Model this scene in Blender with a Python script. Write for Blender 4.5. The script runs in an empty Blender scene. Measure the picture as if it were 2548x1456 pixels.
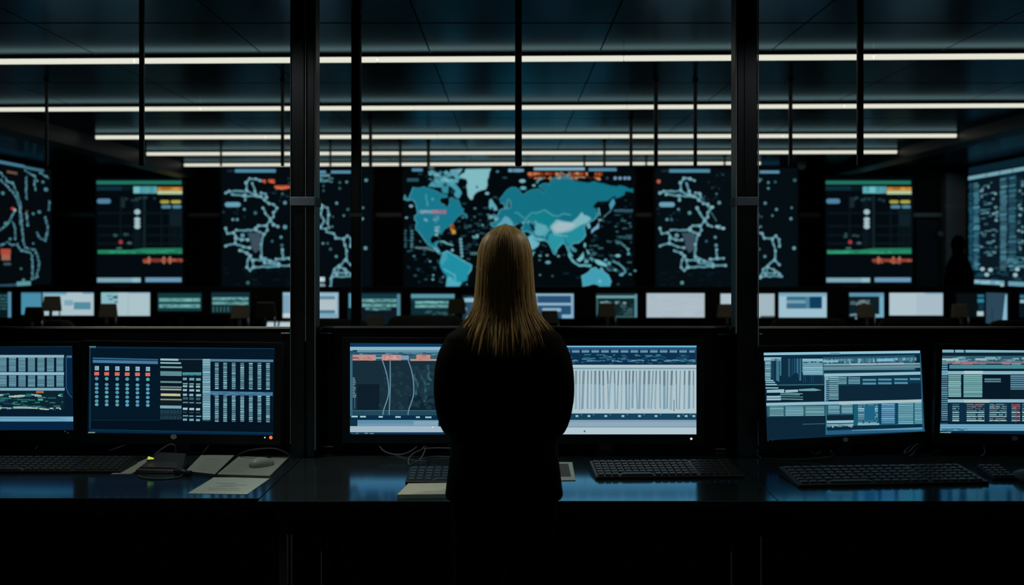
import bpy, bmesh, math, random
from mathutils import Vector, Matrix
R = random.Random(7)
S = bpy.context.scene
C = S.collection
# ---------------------------------------------------------------- camera model
H, FX, VX, VY = 1.605, 2477.2, 1268.0, 643.0        # eye height, focal length in px, vanishing point
DESK = 0.73                                        # worktop height
def at(px, py, D): return Vector(((px-VX)/FX*D, D, H-(py-VY)/FX*D))
def xat(px, D): return (px-VX)/FX*D
def zat(py, D): return H-(py-VY)/FX*D
def ondesk(px, py, z=DESK):
    D = (H-z)*FX/(py-VY)
    return Vector((xat(px, D), D, z))
def lin(c):
    return tuple(((v/255)/12.92 if v <= 10 else (((v/255)+.055)/1.055)**2.4) for v in c[:3])
# ---------------------------------------------------------------- materials
def mat(name, col, rough=.5, metal=0., spec=.5, emit=None, noise=0., nscale=40., bump=0.):
    m = bpy.data.materials.new(name); m.use_nodes = True
    nt = m.node_tree; b = nt.nodes['Principled BSDF']
    b.inputs['Base Color'].default_value = (*col, 1); b.inputs['Roughness'].default_value = rough
    b.inputs['Metallic'].default_value = metal; b.inputs['Specular IOR Level'].default_value = spec
    if emit:
        b.inputs['Emission Color'].default_value = (*emit, 1); b.inputs['Emission Strength'].default_value = 1
    if noise or bump:
        tc = nt.nodes.new('ShaderNodeTexCoord'); n = nt.nodes.new('ShaderNodeTexNoise')
        n.inputs['Scale'].default_value = nscale; n.inputs['Detail'].default_value = 4
        nt.links.new(tc.outputs['Object'], n.inputs['Vector'])
        if noise:
            mx = nt.nodes.new('ShaderNodeMix'); mx.data_type = 'RGBA'
            mx.inputs['A'].default_value = (*[v*(1-noise) for v in col], 1); mx.inputs['B'].default_value = (*[min(1, v*(1+noise)) for v in col], 1)
            nt.links.new(n.outputs['Fac'], mx.inputs['Factor']); nt.links.new(mx.outputs['Result'], b.inputs['Base Color'])
        if bump:
            bp = nt.nodes.new('ShaderNodeBump'); bp.inputs['Strength'].default_value = bump; bp.inputs['Distance'].default_value = .002
            nt.links.new(n.outputs['Fac'], bp.inputs['Height']); nt.links.new(bp.outputs['Normal'], b.inputs['Normal'])
    return m
M = {}
M['black'] = mat('black_plastic', (.004,.0045,.005), .45, noise=.2, nscale=60)
M['panel'] = mat('black_laminate', (.003,.0035,.004), .6, spec=.25, noise=.2, nscale=20)
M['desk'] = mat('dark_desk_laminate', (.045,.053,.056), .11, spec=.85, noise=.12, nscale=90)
def tinted_gloss(m, col, fac, rough):       # mixes in a gloss whose colour tints the reflected light
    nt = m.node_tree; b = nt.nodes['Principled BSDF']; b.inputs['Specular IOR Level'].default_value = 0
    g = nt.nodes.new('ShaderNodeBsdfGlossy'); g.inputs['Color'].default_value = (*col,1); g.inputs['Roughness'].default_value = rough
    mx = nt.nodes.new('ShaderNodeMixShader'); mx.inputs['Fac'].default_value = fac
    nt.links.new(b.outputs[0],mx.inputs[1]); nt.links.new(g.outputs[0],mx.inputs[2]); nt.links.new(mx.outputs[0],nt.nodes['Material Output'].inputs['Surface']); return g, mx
tinted_gloss(M['desk'],(.18,.52,.74),.68,.135)  # blue cast of the monitors' light put into the desk's reflection colour
M['deskedge'] = mat('desk_edge_band', (.012,.013,.013), .55, spec=.3, noise=.2, nscale=80)
M['deskdark'] = mat('dark_desk_frame', (.006,.0065,.007), .5, spec=.3, noise=.2)
M['post'] = mat('black_post_metal', (.005,.0055,.006), .38, noise=.2)
M['trim'] = mat('lit_edge_metal', (.62,.68,.70), .5, .2, noise=.1, nscale=120)  # pale so that the post edges look lit by the strips
M['dimtrim'] = mat('dull_grey_metal', (.26,.27,.26), .5, .2, noise=.1, nscale=120)
M['toptrim'] = mat('pale_top_trim_metal', (.75,.75,.72), .55, .1, noise=.1, nscale=120)
M['legmetal'] = mat('grey_leg_metal', (.7,.7,.72), .4, .6, noise=.1)
M['band'] = mat('grey_blue_band', (.22,.27,.34), .6, noise=.15, nscale=60)
M['pole'] = mat('dark_pole_metal', (.07,.072,.066), .38, .1, noise=.2)
M['wall'] = mat('dark_wall_paint', (.010,.011,.012), .7, spec=.2, noise=.25, nscale=3)
M['wallpanel'] = mat('grey_wall_panel', (.22,.245,.25), .55, spec=.3, noise=.15, nscale=4)
M['floor'] = mat('dark_carpet', (.010,.011,.012), .9, spec=.1, noise=.4, nscale=120, bump=.4)
M['rail'] = mat('grey_wall_rail', (.3,.3,.29), .45, .2, noise=.1)
M['beam'] = mat('dark_beam_paint', (.009,.010,.011), .5, spec=.3, noise=.2, nscale=5)
M['paper'] = mat('pale_paper', (.58,.67,.62), .8, spec=.15, noise=.06, nscale=60)
M['pad'] = mat('grey_paper_pad', (.34,.37,.33), .85, spec=.1, noise=.25, nscale=90, bump=.3)
M['padedge'] = mat('pad_side', (.10,.10,.09), .8, noise=.2)
M['cream'] = mat('cream_notebook_cover', (.60,.62,.50), .7, spec=.2, noise=.06, nscale=50)
M['ink'] = mat('faint_ink', (.3,.31,.3), .8)
M['mouse'] = mat('grey_mouse_plastic', (.42,.45,.40), .4, noise=.05)
M['key'] = mat('key_plastic', (.035,.038,.04), .42, spec=.4, noise=.3, nscale=70)
M['keyreflect'] = mat('key_plastic_blue_reflection', (.05,.085,.11), .3, spec=.6, noise=.3, nscale=70)  # blue reflection of the monitor put into the key colour
M['kbody'] = mat('keyboard_body_plastic', (.006,.0065,.007), .45, noise=.2)
M['cable'] = mat('grey_cable_rubber', (.085,.078,.07), .5, noise=.15)
M['cabledark'] = mat('dark_cable_rubber', (.03,.03,.03), .5, noise=.15)
M['badge'] = mat('grey_badge', (.62,.66,.66), .45, .1, noise=.1)
M['badgew'] = mat('silver_badge', (.75,.76,.76), .35, .3, noise=.1)
M['ledorange'] = mat('orange_led', (.4,.1,.05), .4, emit=lin((255,120,70)), noise=.01)
M['ledwhite'] = mat('white_led', (.5,.5,.5), .4, emit=lin((215,225,225)), noise=.01)
M['ledteal'] = mat('teal_led', (.1,.4,.4), .4, emit=lin((70,150,160)), noise=.01)
M['ledyellow'] = mat('yellow_led', (.5,.5,.1), .4, emit=lin((190,195,70)), noise=.01)
M['diffuser'] = mat('strip_diffuser', (.7,.7,.65), .5, emit=lin((229,229,213)), noise=.01)
M['chair'] = mat('brown_grey_upholstery', (.215,.205,.15), .8, spec=.2, noise=.2, nscale=60)
M['chairdark'] = mat('black_chair_plastic', (.008,.008,.008), .5, noise=.2)
M['chrome'] = mat('chair_chrome', (.6,.66,.7), .25, .9, noise=.05)
M['jacket'] = mat('black_jacket_cloth', (.0035,.0038,.0045), .85, spec=.12, noise=.25, nscale=300, bump=.3)
M['trouser'] = mat('black_trouser_cloth', (.003,.003,.0035), .85, spec=.1, noise=.25, nscale=300)
M['skin'] = mat('skin', (.35,.2,.14), .55, noise=.06)
M['eye'] = mat('eye_white', (.6,.6,.6), .3, noise=.05)
M['shoe'] = mat('black_shoe_leather', (.006,.006,.006), .3, noise=.1)
M['figure'] = mat('dark_figure_silhouette', (.0025,.0025,.003), .9, spec=.05, noise=.2, nscale=50)  # skin, hair and coat alike: silhouette shade put into the colour
M['dome'] = mat('white_dome_plastic', (.7,.72,.72), .4, noise=.05)
M['white'] = mat('white_plastic', (.6,.62,.62), .5, noise=.05)
# hair: fine streaks of lighter and darker blonde
def hair_mat():
    m = mat('blonde_hair', (.30,.205,.085), .42, spec=.35)
    nt = m.node_tree; b = nt.nodes['Principled BSDF']
    a = nt.nodes.new('ShaderNodeAttribute'); a.attribute_name = 'Col'
    nt.links.new(a.outputs['Color'], b.inputs['Base Color']); return m
M['hair'] = hair_mat()
# screens: a lit image made of coloured fields
def screen_mat():
    m = bpy.data.materials.new('screen_image'); m.use_nodes = True
    nt = m.node_tree; nt.nodes.clear()
    o = nt.nodes.new('ShaderNodeOutputMaterial'); e = nt.nodes.new('ShaderNodeEmission'); a = nt.nodes.new('ShaderNodeAttribute')
    a.attribute_name = 'Col'
    nt.links.new(a.outputs['Color'], e.inputs['Color']); nt.links.new(e.outputs['Emission'], o.inputs['Surface']); return m
M['screen'] = screen_mat()
# ceiling: smooth dark panels with narrow joints
def ceiling_mat():
    m = mat('glossy_dark_ceiling', (.004,.0065,.008), .3, spec=.1)
    gl, gmx = tinted_gloss(m,(.46,.80,1.0),.22,.25)  # blue put into the gloss, tinting reflections towards the screens' light
    nt = m.node_tree; b = nt.nodes['Principled BSDF']
    tc = nt.nodes.new('ShaderNodeTexCoord'); sp = nt.nodes.new('ShaderNodeSeparateXYZ'); nt.links.new(tc.outputs['Object'], sp.inputs[0])
    def groove(axis, off, period, w):
        ad = nt.nodes.new('ShaderNodeMath'); ad.operation = 'ADD'; ad.inputs[1].default_value = off
        nt.links.new(sp.outputs[axis], ad.inputs[0])
        md = nt.nodes.new('ShaderNodeMath'); md.operation = 'FLOORED_MODULO'; md.inputs[1].default_value = period
        nt.links.new(ad.outputs[0], md.inputs[0])
        lt = nt.nodes.new('ShaderNodeMath'); lt.operation = 'LESS_THAN'; lt.inputs[1].default_value = w
        nt.links.new(md.outputs[0], lt.inputs[0]); return lt
    gx = groove('X', .54, 1.14, .010); gy = groove('Y', .15, 2.0, .03)
    mx = nt.nodes.new('ShaderNodeMath'); mx.operation = 'MAXIMUM'; nt.links.new(gx.outputs[0], mx.inputs[0]); nt.links.new(gy.outputs[0], mx.inputs[1])
    n = nt.nodes.new('ShaderNodeTexNoise'); n.inputs['Scale'].default_value = .9; n.inputs['Detail'].default_value = 2
    nt.links.new(tc.outputs['Object'], n.inputs['Vector'])
    mr = nt.nodes.new('ShaderNodeMapRange'); mr.inputs['To Min'].default_value = .16; mr.inputs['To Max'].default_value = .26
    nt.links.new(n.outputs['Fac'], mr.inputs['Value'])
    ro = nt.nodes.new('ShaderNodeMix'); ro.inputs['B'].default_value = .6
    nt.links.new(mx.outputs[0], ro.inputs['Factor']); nt.links.new(mr.outputs[0], ro.inputs['A']); nt.links.new(ro.outputs['Result'], gl.inputs['Roughness'])
    sl = nt.nodes.new('ShaderNodeMix'); sl.inputs['A'].default_value = .22; sl.inputs['B'].default_value = .08
    nt.links.new(mx.outputs[0], sl.inputs['Factor']); nt.links.new(sl.outputs['Result'], gmx.inputs['Fac'])
    return m
M['ceiling'] = ceiling_mat()
# ---------------------------------------------------------------- mesh building
class MB:
    def __init__(s): s.v, s.f, s.mi, s.col, s.cc = [], [], [], [], None
    def add(s, vs, fs, mi=0):
        b = len(s.v); s.v += [Vector(v) for v in vs]; s.f += [tuple(i+b for i in f) for f in fs]; s.mi += [mi]*len(fs)
        s.col += [s.cc]*len(fs); return s
    def box(s, x0, y0, z0, x1, y1, z1, mi=0):
        return s.add([(x0,y0,z0),(x1,y0,z0),(x1,y1,z0),(x0,y1,z0),(x0,y0,z1),(x1,y0,z1),(x1,y1,z1),(x0,y1,z1)],
                     [(3,2,1,0),(4,5,6,7),(0,1,5,4),(1,2,6,5),(2,3,7,6),(3,0,4,7)], mi)
    def hexa(s, a, b, mi=0):            # two matching rings of points joined into a closed solid
        n = len(a)
        return s.add(list(a)+list(b), [tuple(range(n-1,-1,-1)), tuple(range(n,2*n))] + [(i,(i+1)%n,n+(i+1)%n,n+i) for i in range(n)], mi)
    def prism(s, poly, z0, z1, mi=0): return s.hexa([(x,y,z0) for x,y in poly], [(x,y,z1) for x,y in poly], mi)
    def loft(s, rings, cap=True, closed=True, mi=0):
        n = len(rings[0]); fs = []
        for k in range(len(rings)-1):
            for i in range(n if closed else n-1):
                fs.append((k*n+i, k*n+(i+1)%n, (k+1)*n+(i+1)%n, (k+1)*n+i))
        if cap: fs += [tuple(range(n-1,-1,-1)), tuple((len(rings)-1)*n+i for i in range(n))]
        return s.add([p for r in rings for p in r], fs, mi)
    def tube(s, pts, r, n=8, mi=0, cap=True):
        pts = [Vector(p) for p in pts]; rings = []; up = Vector((.13,.21,1)).normalized()
        for i, p in enumerate(pts):
            t = (pts[min(i+1,len(pts)-1)]-pts[max(i-1,0)])
            t = t.normalized() if t.length > 1e-9 else Vector((0,0,1))
            if i == 0 and abs(t.dot(up)) > .9: up = Vector((1,.1,.05)).normalized()
            up = (up-t*up.dot(t)).normalized(); b = up; a = t.cross(b)     # carry the frame along the path
            rr = r[i] if isinstance(r, (list, tuple)) else r
            rings.append([p+(a*math.cos(2*math.pi*k/n)+b*math.sin(2*math.pi*k/n))*rr for k in range(n)])
        return s.loft(rings, cap, True, mi)
    def ball(s, c, rx, ry=None, rz=None, n=12, m=8, mi=0, z0=-1):
        ry = ry or rx; rz = rz or rx; rings = []
        for j in range(m+1):
            ph = -math.pi/2+math.pi*j/m; ph = max(ph, math.asin(z0)); q = max(math.cos(ph), .02)
            rings.append([(c[0]+rx*q*math.cos(2*math.pi*k/n), c[1]+ry*q*math.sin(2*math.pi*k/n), c[2]+rz*math.sin(ph)) for k in range(n)])
        return s.loft(rings, True, True, mi)
    def build(s, name, mats, parent=None, o=(0,0,0), bevel=0., seg=2, smooth=False, colname=None):
        o = Vector(o); me = bpy.data.meshes.new(name)
        me.from_pydata([tuple(v-o) for v in s.v], [], s.f)
        for m in (mats if isinstance(mats, (list,tuple)) else [mats]): me.materials.append(M[m] if isinstance(m, str) else m)
        me.polygons.foreach_set('material_index', s.mi)
        if colname:
            at_ = me.color_attributes.new(colname, 'FLOAT_COLOR', 'CORNER')
            buf = []
            for p in me.polygons: buf += list((*(s.col[p.index] or (0,0,0)), 1))*p.loop_total
            at_.data.foreach_set('color', buf)
        if smooth: me.polygons.foreach_set('use_smooth', [True]*len(me.polygons))
        me.update()
        ob = bpy.data.objects.new(name, me); C.objects.link(ob)
        if parent is not None: ob.parent = parent
        else: ob.location = o
        if bevel:
            b = ob.modifiers.new('bevel', 'BEVEL'); b.width = bevel; b.segments = seg; b.limit_method = 'ANGLE'
        return ob
def fixnormals(ob):
    bm = bmesh.new(); bm.from_mesh(ob.data); bmesh.ops.recalc_face_normals(bm, faces=bm.faces); bm.to_mesh(ob.data); bm.free(); return ob
def tag(o, label=None, cat=None, group=None, kind=None):
    for k, v in (('label',label),('category',cat),('group',group),('kind',kind)):
        if v: o[k] = v
    return o
def thing(name, loc, label, cat, group=None, rz=0):
    o = bpy.data.objects.new(name, None); C.objects.link(o); o.location = loc; o.rotation_euler = (0,0,rz); o.empty_display_size = .1
    return tag(o, label, cat, group)
def struct(name, mb, m, **k): return tag(mb.build(name, m, **k), kind='structure')
def dup(root, loc, rz=0, label=None, scale=None):
    r = root.copy(); C.objects.link(r); r.location = loc; r.rotation_euler = (0,0,rz)
    if label: r['label'] = label
    if scale: r.scale = scale
    for ch in list(root.children):
        c = ch.copy(); C.objects.link(c); c.parent = r
        for g in list(ch.children):
            d = g.copy(); C.objects.link(d); d.parent = c
    return r
def smoothpath(pts, n=6):               # Catmull-Rom through the points
    pts = [Vector(p) for p in pts]; out = []
    for i in range(len(pts)-1):
        p0, p1, p2, p3 = pts[max(i-1,0)], pts[i], pts[i+1], pts[min(i+2,len(pts)-1)]
        for k in range(n):
            t = k/n
            out.append(.5*((2*p1)+(p2-p0)*t+(2*p0-5*p1+4*p2-p3)*t*t+(3*p1-p0-3*p2+p3)*t*t*t))
    return out+[pts[-1]]
# ---------------------------------------------------------------- lit screen images
class Img:
    """Coloured fields laid on a screen plane; coordinates come from the photograph, the plane is a real place."""
    def __init__(s, P, eps=.0006): s.P, s.eps, s.mb, s.k, s.ox, s.oy = P, eps, MB(), 1., 0., 0.; s.lim = (-1e9,1e9)
    def xf(s, k=1., ox=0., oy=0.): s.k, s.ox, s.oy = k, ox, oy; return s
    def poly(s, pts, c, l=1):
        vs = [s.P(min(max(s.ox+x*s.k,s.lim[0]),s.lim[1]), s.oy+y*s.k, l*s.eps) for x, y in pts]
        s.mb.cc = lin((c[0]*.95,c[1]*.985,c[2]*.985)); s.mb.add(vs, [tuple(range(len(vs)))]); return s
    def rect(s, x0, y0, x1, y1, c, l=1): return s.poly([(x0,y1),(x1,y1),(x1,y0),(x0,y0)], c, l)
    def slant(s, x0, y0, x1, y1, h, c, l=1): return s.poly([(x0,y0+h),(x1,y1+h),(x1,y1),(x0,y0)], c, l)
    def dot(s, x, y, r, c, l=1, ry=None, n=10):
        return s.poly([(x+r*math.cos(2*math.pi*i/n), y+(ry or r)*math.sin(2*math.pi*i/n)) for i in range(n)], c, l)
    def pill(s, x0, y0, x1, y1, c, l=1):
        r = (y1-y0)/2; p = []
        for i in range(7): a = -math.pi/2+math.pi*i/6; p.append((x1-r+r*math.cos(a), (y0+y1)/2+r*math.sin(a)))
        for i in range(7): a = math.pi/2+math.pi*i/6; p.append((x0+r+r*math.cos(a), (y0+y1)/2+r*math.sin(a)))
        return s.poly(p, c, l)
    def line(s, pts, w, c, l=1, jit=0):
        if jit:
            q = []
            for i in range(len(pts)-1):
                n = max(1, int(math.hypot(pts[i+1][0]-pts[i][0], pts[i+1][1]-pts[i][1])/(w*1.3)))
                for k in range(n): q.append((pts[i][0]+(pts[i+1][0]-pts[i][0])*k/n+R.uniform(-jit,jit), pts[i][1]+(pts[i+1][1]-pts[i][1])*k/n+R.uniform(-jit,jit)))
            pts = q+[pts[-1]]
        L, Rr = [], []
        for i, p in enumerate(pts):
            a = pts[max(i-1,0)]; b = pts[min(i+1,len(pts)-1)]; dx, dy = b[0]-a[0], b[1]-a[1]; d = math.hypot(dx,dy) or 1
            ww = w*(R.uniform(.75,1.25) if jit else 1)
            L.append((p[0]-dy/d*ww/2, p[1]+dx/d*ww/2)); Rr.append((p[0]+dy/d*ww/2, p[1]-dx/d*ww/2))
        for i in range(len(pts)-1): s.poly([L[i],L[i+1],Rr[i+1],Rr[i]], c, l)
        return s
    def dashes(s, x0, y0, x1, y1, n, cols, lmin, lmax, h, l=2):
        for _ in range(n):
            x = R.uniform(x0,x1); y = R.uniform(y0,y1); w = R.uniform(lmin,lmax); s.rect(x, y, min(x+w,x1), y+h*R.uniform(.7,1.2), R.choice(cols), l)
        return s
    def rows(s, x0, y0, x1, y1, step, c, l=2, fill=.55, jit=.15, gap=0):
        y = y0
        while y+step*fill <= y1+.01:
            q = 1+R.uniform(-jit,jit); cc = tuple(max(0,min(255,v*q)) for v in c)
            if gap:
                x = x0
                while x < x1-1:
                    w = R.uniform(.5,1.5)*gap; s.rect(x, y, min(x+w,x1), y+step*fill, cc, l); x += w+gap*.25
            else: s.rect(x0, y, x1-R.uniform(0,.03)*(x1-x0), y+step*fill, cc, l)
            y += step
        return s
    def build(s, parent, o, name='display'):
        ob = s.mb.build(name, 'screen', parent, o, colname='Col'); return ob
# ================================================================ the room
CEIL, WALLY, SIDE, SCRY = 2.992, 15.32, 6.95, 15.12
struct('floor', MB().box(-SIDE-.2,-2,-.1,SIDE+.2,WALLY+.2,0), 'floor')
struct('ceiling', MB().box(-SIDE-.2,-2,CEIL,SIDE+.2,WALLY+.2,CEIL+.1), 'ceiling')
struct('wall_back', MB().box(-SIDE-.2,WALLY,0,SIDE+.2,WALLY+.15,CEIL), 'wall')
struct('wall_left', MB().box(-SIDE-.2,-2,0,-SIDE,WALLY,CEIL), 'wall')
struct('wall_right', MB().box(SIDE,-2,0,SIDE+.2,WALLY,CEIL), 'wall')
for i, (a, b, z) in enumerate(((-5.0,-4.72,2.82), (4.92,5.2,2.87))):
    struct('trim_%d' % (i+1), MB().box(a,-2,z,b,WALLY,CEIL), 'beam')
zr = zat(535, WALLY)
struct('trim_3', MB().box(-SIDE,WALLY-.04,zr-.03,SIDE,WALLY,zr+.03), 'rail')
struct('trim_4', MB().box(xat(2350,15.2),15.14,0,xat(2399,15.2),WALLY,2.9), 'wallpanel')
struct('trim_5', MB().box(xat(2346,15.2),15.12,zat(513,15.1)-.025,xat(2399,15.2),15.14,zat(513,15.1)+.025), 'rail')
struct('trim_6', MB().box(-SIDE,WALLY-.05,0,SIDE,WALLY,.1), 'black')
dr = struct('door_1', MB().box(xat(2284,15.2),15.26,0,xat(2346,15.2),WALLY,2.2), 'black')
MB().ball((xat(2348,15.2)-.05,15.2,zat(583,15.2)),.05,.05,.05).tube([(xat(2348,15.2)-.05,15.28,zat(583,15.2)),(xat(2348,15.2)-.05,15.2,zat(583,15.2))],.02).build('door_handle','dimtrim',dr,smooth=True)
# ---------------------------------------------------------------- light strips on the ceiling
ORD = ['uppermost','second','third','fourth','lowest']
rows = [((-260,154.5),(2800,138.5)), ((-420,272.5),(2960,262)), ((238,341.5),(2380,337.5)), ((365,382.8),(2232,378)), ((458,410.5),(1893,406))]
LZ = 2.955
for i, (a, b) in enumerate(rows):
    D0 = (LZ-H)*FX/(VY-a[1]); D1 = (LZ-H)*FX/(VY-b[1])
    A = Vector((xat(a[0],D0),D0,LZ)); B = Vector((xat(b[0],D1),D1,LZ))
    if i == 0: A.x = max(A.x,-4.7); B.x = min(B.x,4.88)
    if i == 1: A.x = max(A.x,-4.7); B.x = min(B.x,4.88)
    t = thing('linear_ceiling_light', (A+B)/2, '%s of the five long white light strips across the ceiling' % ORD[i], 'ceiling light', 'light strips across the ceiling')
    d = (B-A).normalized(); n = Vector((-d.y,d.x,0))
    o = t.location
    mb = MB(); u = Vector((0,0,1))
    def bar(p, q, hw, z0, z1): return [p-n*hw+u*z0,q-n*hw+u*z0,q+n*hw+u*z0,p+n*hw+u*z0],[p-n*hw+u*z1,q-n*hw+u*z1,q+n*hw+u*z1,p+n*hw+u*z1]
    mb.hexa(*bar(A,B,.012,.016,CEIL-LZ)); mb.build('housing','black',t,o)
    N = 5; rr = .0195 if i < 2 else .022
    for k in range(N):
        p = A.lerp(B,k/N)+d*.003; q = A.lerp(B,(k+1)/N)-d*.003
        MB().tube([p,q],rr,12).build('diffuser','diffuser',t,o,smooth=True)
        for e in (p,q): pass
    for e in (A,B):
        MB().tube([e-d*.006,e+d*.006],rr+.004,10).build('end_cap','black',t,o)
# ---------------------------------------------------------------- poles hanging from the ceiling
def pole(px, w, D, label, ybot=413, name='hanging_pole', group=None):
    x = xat(px,D); zb = zat(ybot,D); r = w/FX*D/2
    t = thing(name,(x,D,zb),label,'pole',group)
    MB().box(x-r,D-r,zb,x+r,D+r,CEIL-.012).build('shaft','pole',t,t.location,bevel=r*.5)
    MB().box(x-r*1.5,D-r*1.5,CEIL-.012,x+r*1.5,D+r*1.5,CEIL).build('ceiling_plate','black',t,t.location)
    return t
g = 'dark poles hanging from the ceiling'
for px, w, w1 in ((353,12,'nearest of the hanging poles to the left edge of the top strip'),(1290,17,'above the world map'),(2140,15,'right of the right black post')):
    pole(px,w,5.25,{353:'thick dark hanging pole crossing all strips left of the two black posts',1290:'thickest dark pole hanging from the ceiling down to the world map',2140:'thick dark hanging pole crossing the strips right of the right black post'}[px],group=g)
EO = ['leftmost','second from left','third from left','fourth from left','rightmost']
for (D, name, lst) in ((7.75,'starting between strips one and two',((116,7),(703,8),(1632,10),(1730,9),(1967,9))),
                       (9.9,'starting between strips two and three',((922,8),(1570,8))),
                       (11.8,'starting between strips three and four',((550,5),(822,5),(996,7),(1066,8),(1504,6))),
                       (13.5,'starting just above the lowest strip',((1454,5),(1608,5),(1803,5)))):
    for k, (px, w) in enumerate(lst):
        nm = EO[k] if len(lst) == 5 else (['left','right'][k] if len(lst) == 2 else ['left','middle','right'][k])
        pole(px,w,D,'%s of the slim hanging poles %s' % (nm,name),group=g)
# the one pole that runs down to the floor
cx_, cD = xat(886.5,5.6), 5.6
t = thing('floor_column',(cx_,cD,0),'slim black column from floor to ceiling right of the left black post','column')
r = .0255
MB().box(cx_-r,cD-r,0,cx_+r,cD+r,CEIL).build('shaft','post',t,t.location,bevel=.004)
zb = zat(536,cD)
MB().box(cx_-r-.012,cD-r-.006,zb-.012,cx_+r+.004,cD+r+.006,zb+.012).build('clamp_band','dimtrim',t,t.location,bevel=.003)
MB().box(cx_+r,cD-.006,.02,cx_+r+.004,cD+.006,CEIL-.01).build('edge_line','dimtrim',t,t.location)
MB().box(cx_-.06,cD-.06,0,cx_+.06,cD+.06,.012).build('base_plate','post',t,t.location,bevel=.003)
# dome camera
dx, dD = xat(1995,14.3), 14.3
t = thing('dome_camera',(dx,dD,CEIL-.12),'small white dome under the ceiling right of the right black post','camera')
MB().ball((dx,dD,CEIL-.06),.055,.055,.055).build('dome','dome',t,t.location,smooth=True)
MB().tube([(dx,dD,CEIL-.05),(dx,dD,CEIL-.001)],.06,16).build('mount','dimtrim',t,t.location)
# ---------------------------------------------------------------- the two big posts
PD = 4.37
def post(segs, label):
    x0, x1 = xat(segs[0][0],PD), xat(segs[-1][1],PD); xc = (x0+x1)/2
    t = thing('partition_post',(xc,PD+.06,0),label,'post','black partition posts'); o = t.location
    for a, b in segs: MB().box(xat(a,PD),PD,0,xat(b,PD),PD+.12,CEIL).build('profile','post',t,o,bevel=.004)
    zb = zat(501,PD-.01)
    MB().box(x0-.004,PD-.008,zb-.0195,x1+.004,PD+.128,zb+.0195).build('clamp_band','band',t,o,bevel=.003)
    MB().box(x0-.03,PD-.03,0,x1+.03,PD+.15,.012).build('base_plate','post',t,o,bevel=.003)
    return t, o
def edge(t, o, px, w, D, z0, z1, m='trim', y=None):  # thin strips on the posts; the pale ones stand for light on the edges
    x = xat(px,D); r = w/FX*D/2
    MB().box(x-r,D-.004,z0,x+r,D+.004,z1).build('edge_line',m,t,o,bevel=r*.45,seg=2)
t, o = post(((724,758),(763,783)),'left black floor to ceiling post with a grey band and a bright seam')
zlow = zat(1105,PD)
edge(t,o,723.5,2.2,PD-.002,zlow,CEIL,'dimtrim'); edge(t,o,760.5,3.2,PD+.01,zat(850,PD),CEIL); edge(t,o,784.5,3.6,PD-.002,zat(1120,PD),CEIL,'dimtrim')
MB().box(xat(757,PD),PD+.02,0,xat(764,PD),PD+.1,CEIL).build('seam_filler','post',t,o)
t, o = post(((1834,1885),),'right black floor to ceiling post with a grey band and lit edges')
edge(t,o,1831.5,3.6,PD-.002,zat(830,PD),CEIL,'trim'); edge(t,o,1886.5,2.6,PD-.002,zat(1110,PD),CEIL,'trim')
edge(t,o,1853,1.6,PD-.001,zat(470,PD),CEIL,'post')
# ---------------------------------------------------------------- the long work desk in three sections
PX = [xat(724,PD)-.008, xat(785,PD)+.008, xat(1831,PD)-.008, xat(1888,PD)+.008]
SEAM, SEAM2, YB = -.911, .969, 4.60
notch0, notch1 = PD-.01, PD+.14
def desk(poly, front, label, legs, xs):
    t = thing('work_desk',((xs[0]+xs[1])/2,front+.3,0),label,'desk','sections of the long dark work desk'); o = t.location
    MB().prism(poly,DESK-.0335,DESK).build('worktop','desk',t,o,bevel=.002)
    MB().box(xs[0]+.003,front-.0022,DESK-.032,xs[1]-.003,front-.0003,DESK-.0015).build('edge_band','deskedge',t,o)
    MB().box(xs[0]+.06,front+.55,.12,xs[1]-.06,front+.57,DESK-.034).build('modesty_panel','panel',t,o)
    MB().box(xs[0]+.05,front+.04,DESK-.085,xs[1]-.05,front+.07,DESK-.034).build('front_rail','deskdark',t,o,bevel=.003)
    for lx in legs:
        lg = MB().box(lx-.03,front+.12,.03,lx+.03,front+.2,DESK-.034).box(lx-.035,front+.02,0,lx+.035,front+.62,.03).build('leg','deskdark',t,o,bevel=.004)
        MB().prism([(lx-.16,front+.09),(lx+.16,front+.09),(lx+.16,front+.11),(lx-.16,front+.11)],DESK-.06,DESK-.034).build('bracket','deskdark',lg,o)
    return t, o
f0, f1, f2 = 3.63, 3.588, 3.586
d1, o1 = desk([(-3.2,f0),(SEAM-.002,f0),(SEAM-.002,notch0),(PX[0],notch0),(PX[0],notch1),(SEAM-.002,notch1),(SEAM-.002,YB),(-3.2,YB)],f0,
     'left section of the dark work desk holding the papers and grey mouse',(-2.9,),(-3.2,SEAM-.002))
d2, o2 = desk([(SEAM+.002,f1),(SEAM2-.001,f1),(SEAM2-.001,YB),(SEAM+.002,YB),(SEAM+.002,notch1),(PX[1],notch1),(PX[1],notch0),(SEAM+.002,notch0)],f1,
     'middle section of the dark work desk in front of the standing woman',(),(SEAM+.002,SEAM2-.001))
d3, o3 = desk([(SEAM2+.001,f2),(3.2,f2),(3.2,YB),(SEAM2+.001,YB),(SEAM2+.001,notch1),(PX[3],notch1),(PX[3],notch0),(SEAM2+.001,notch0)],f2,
     'right section of the dark work desk with the large tilted keyboard',(2.9,),(SEAM2+.001,3.2))
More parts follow.
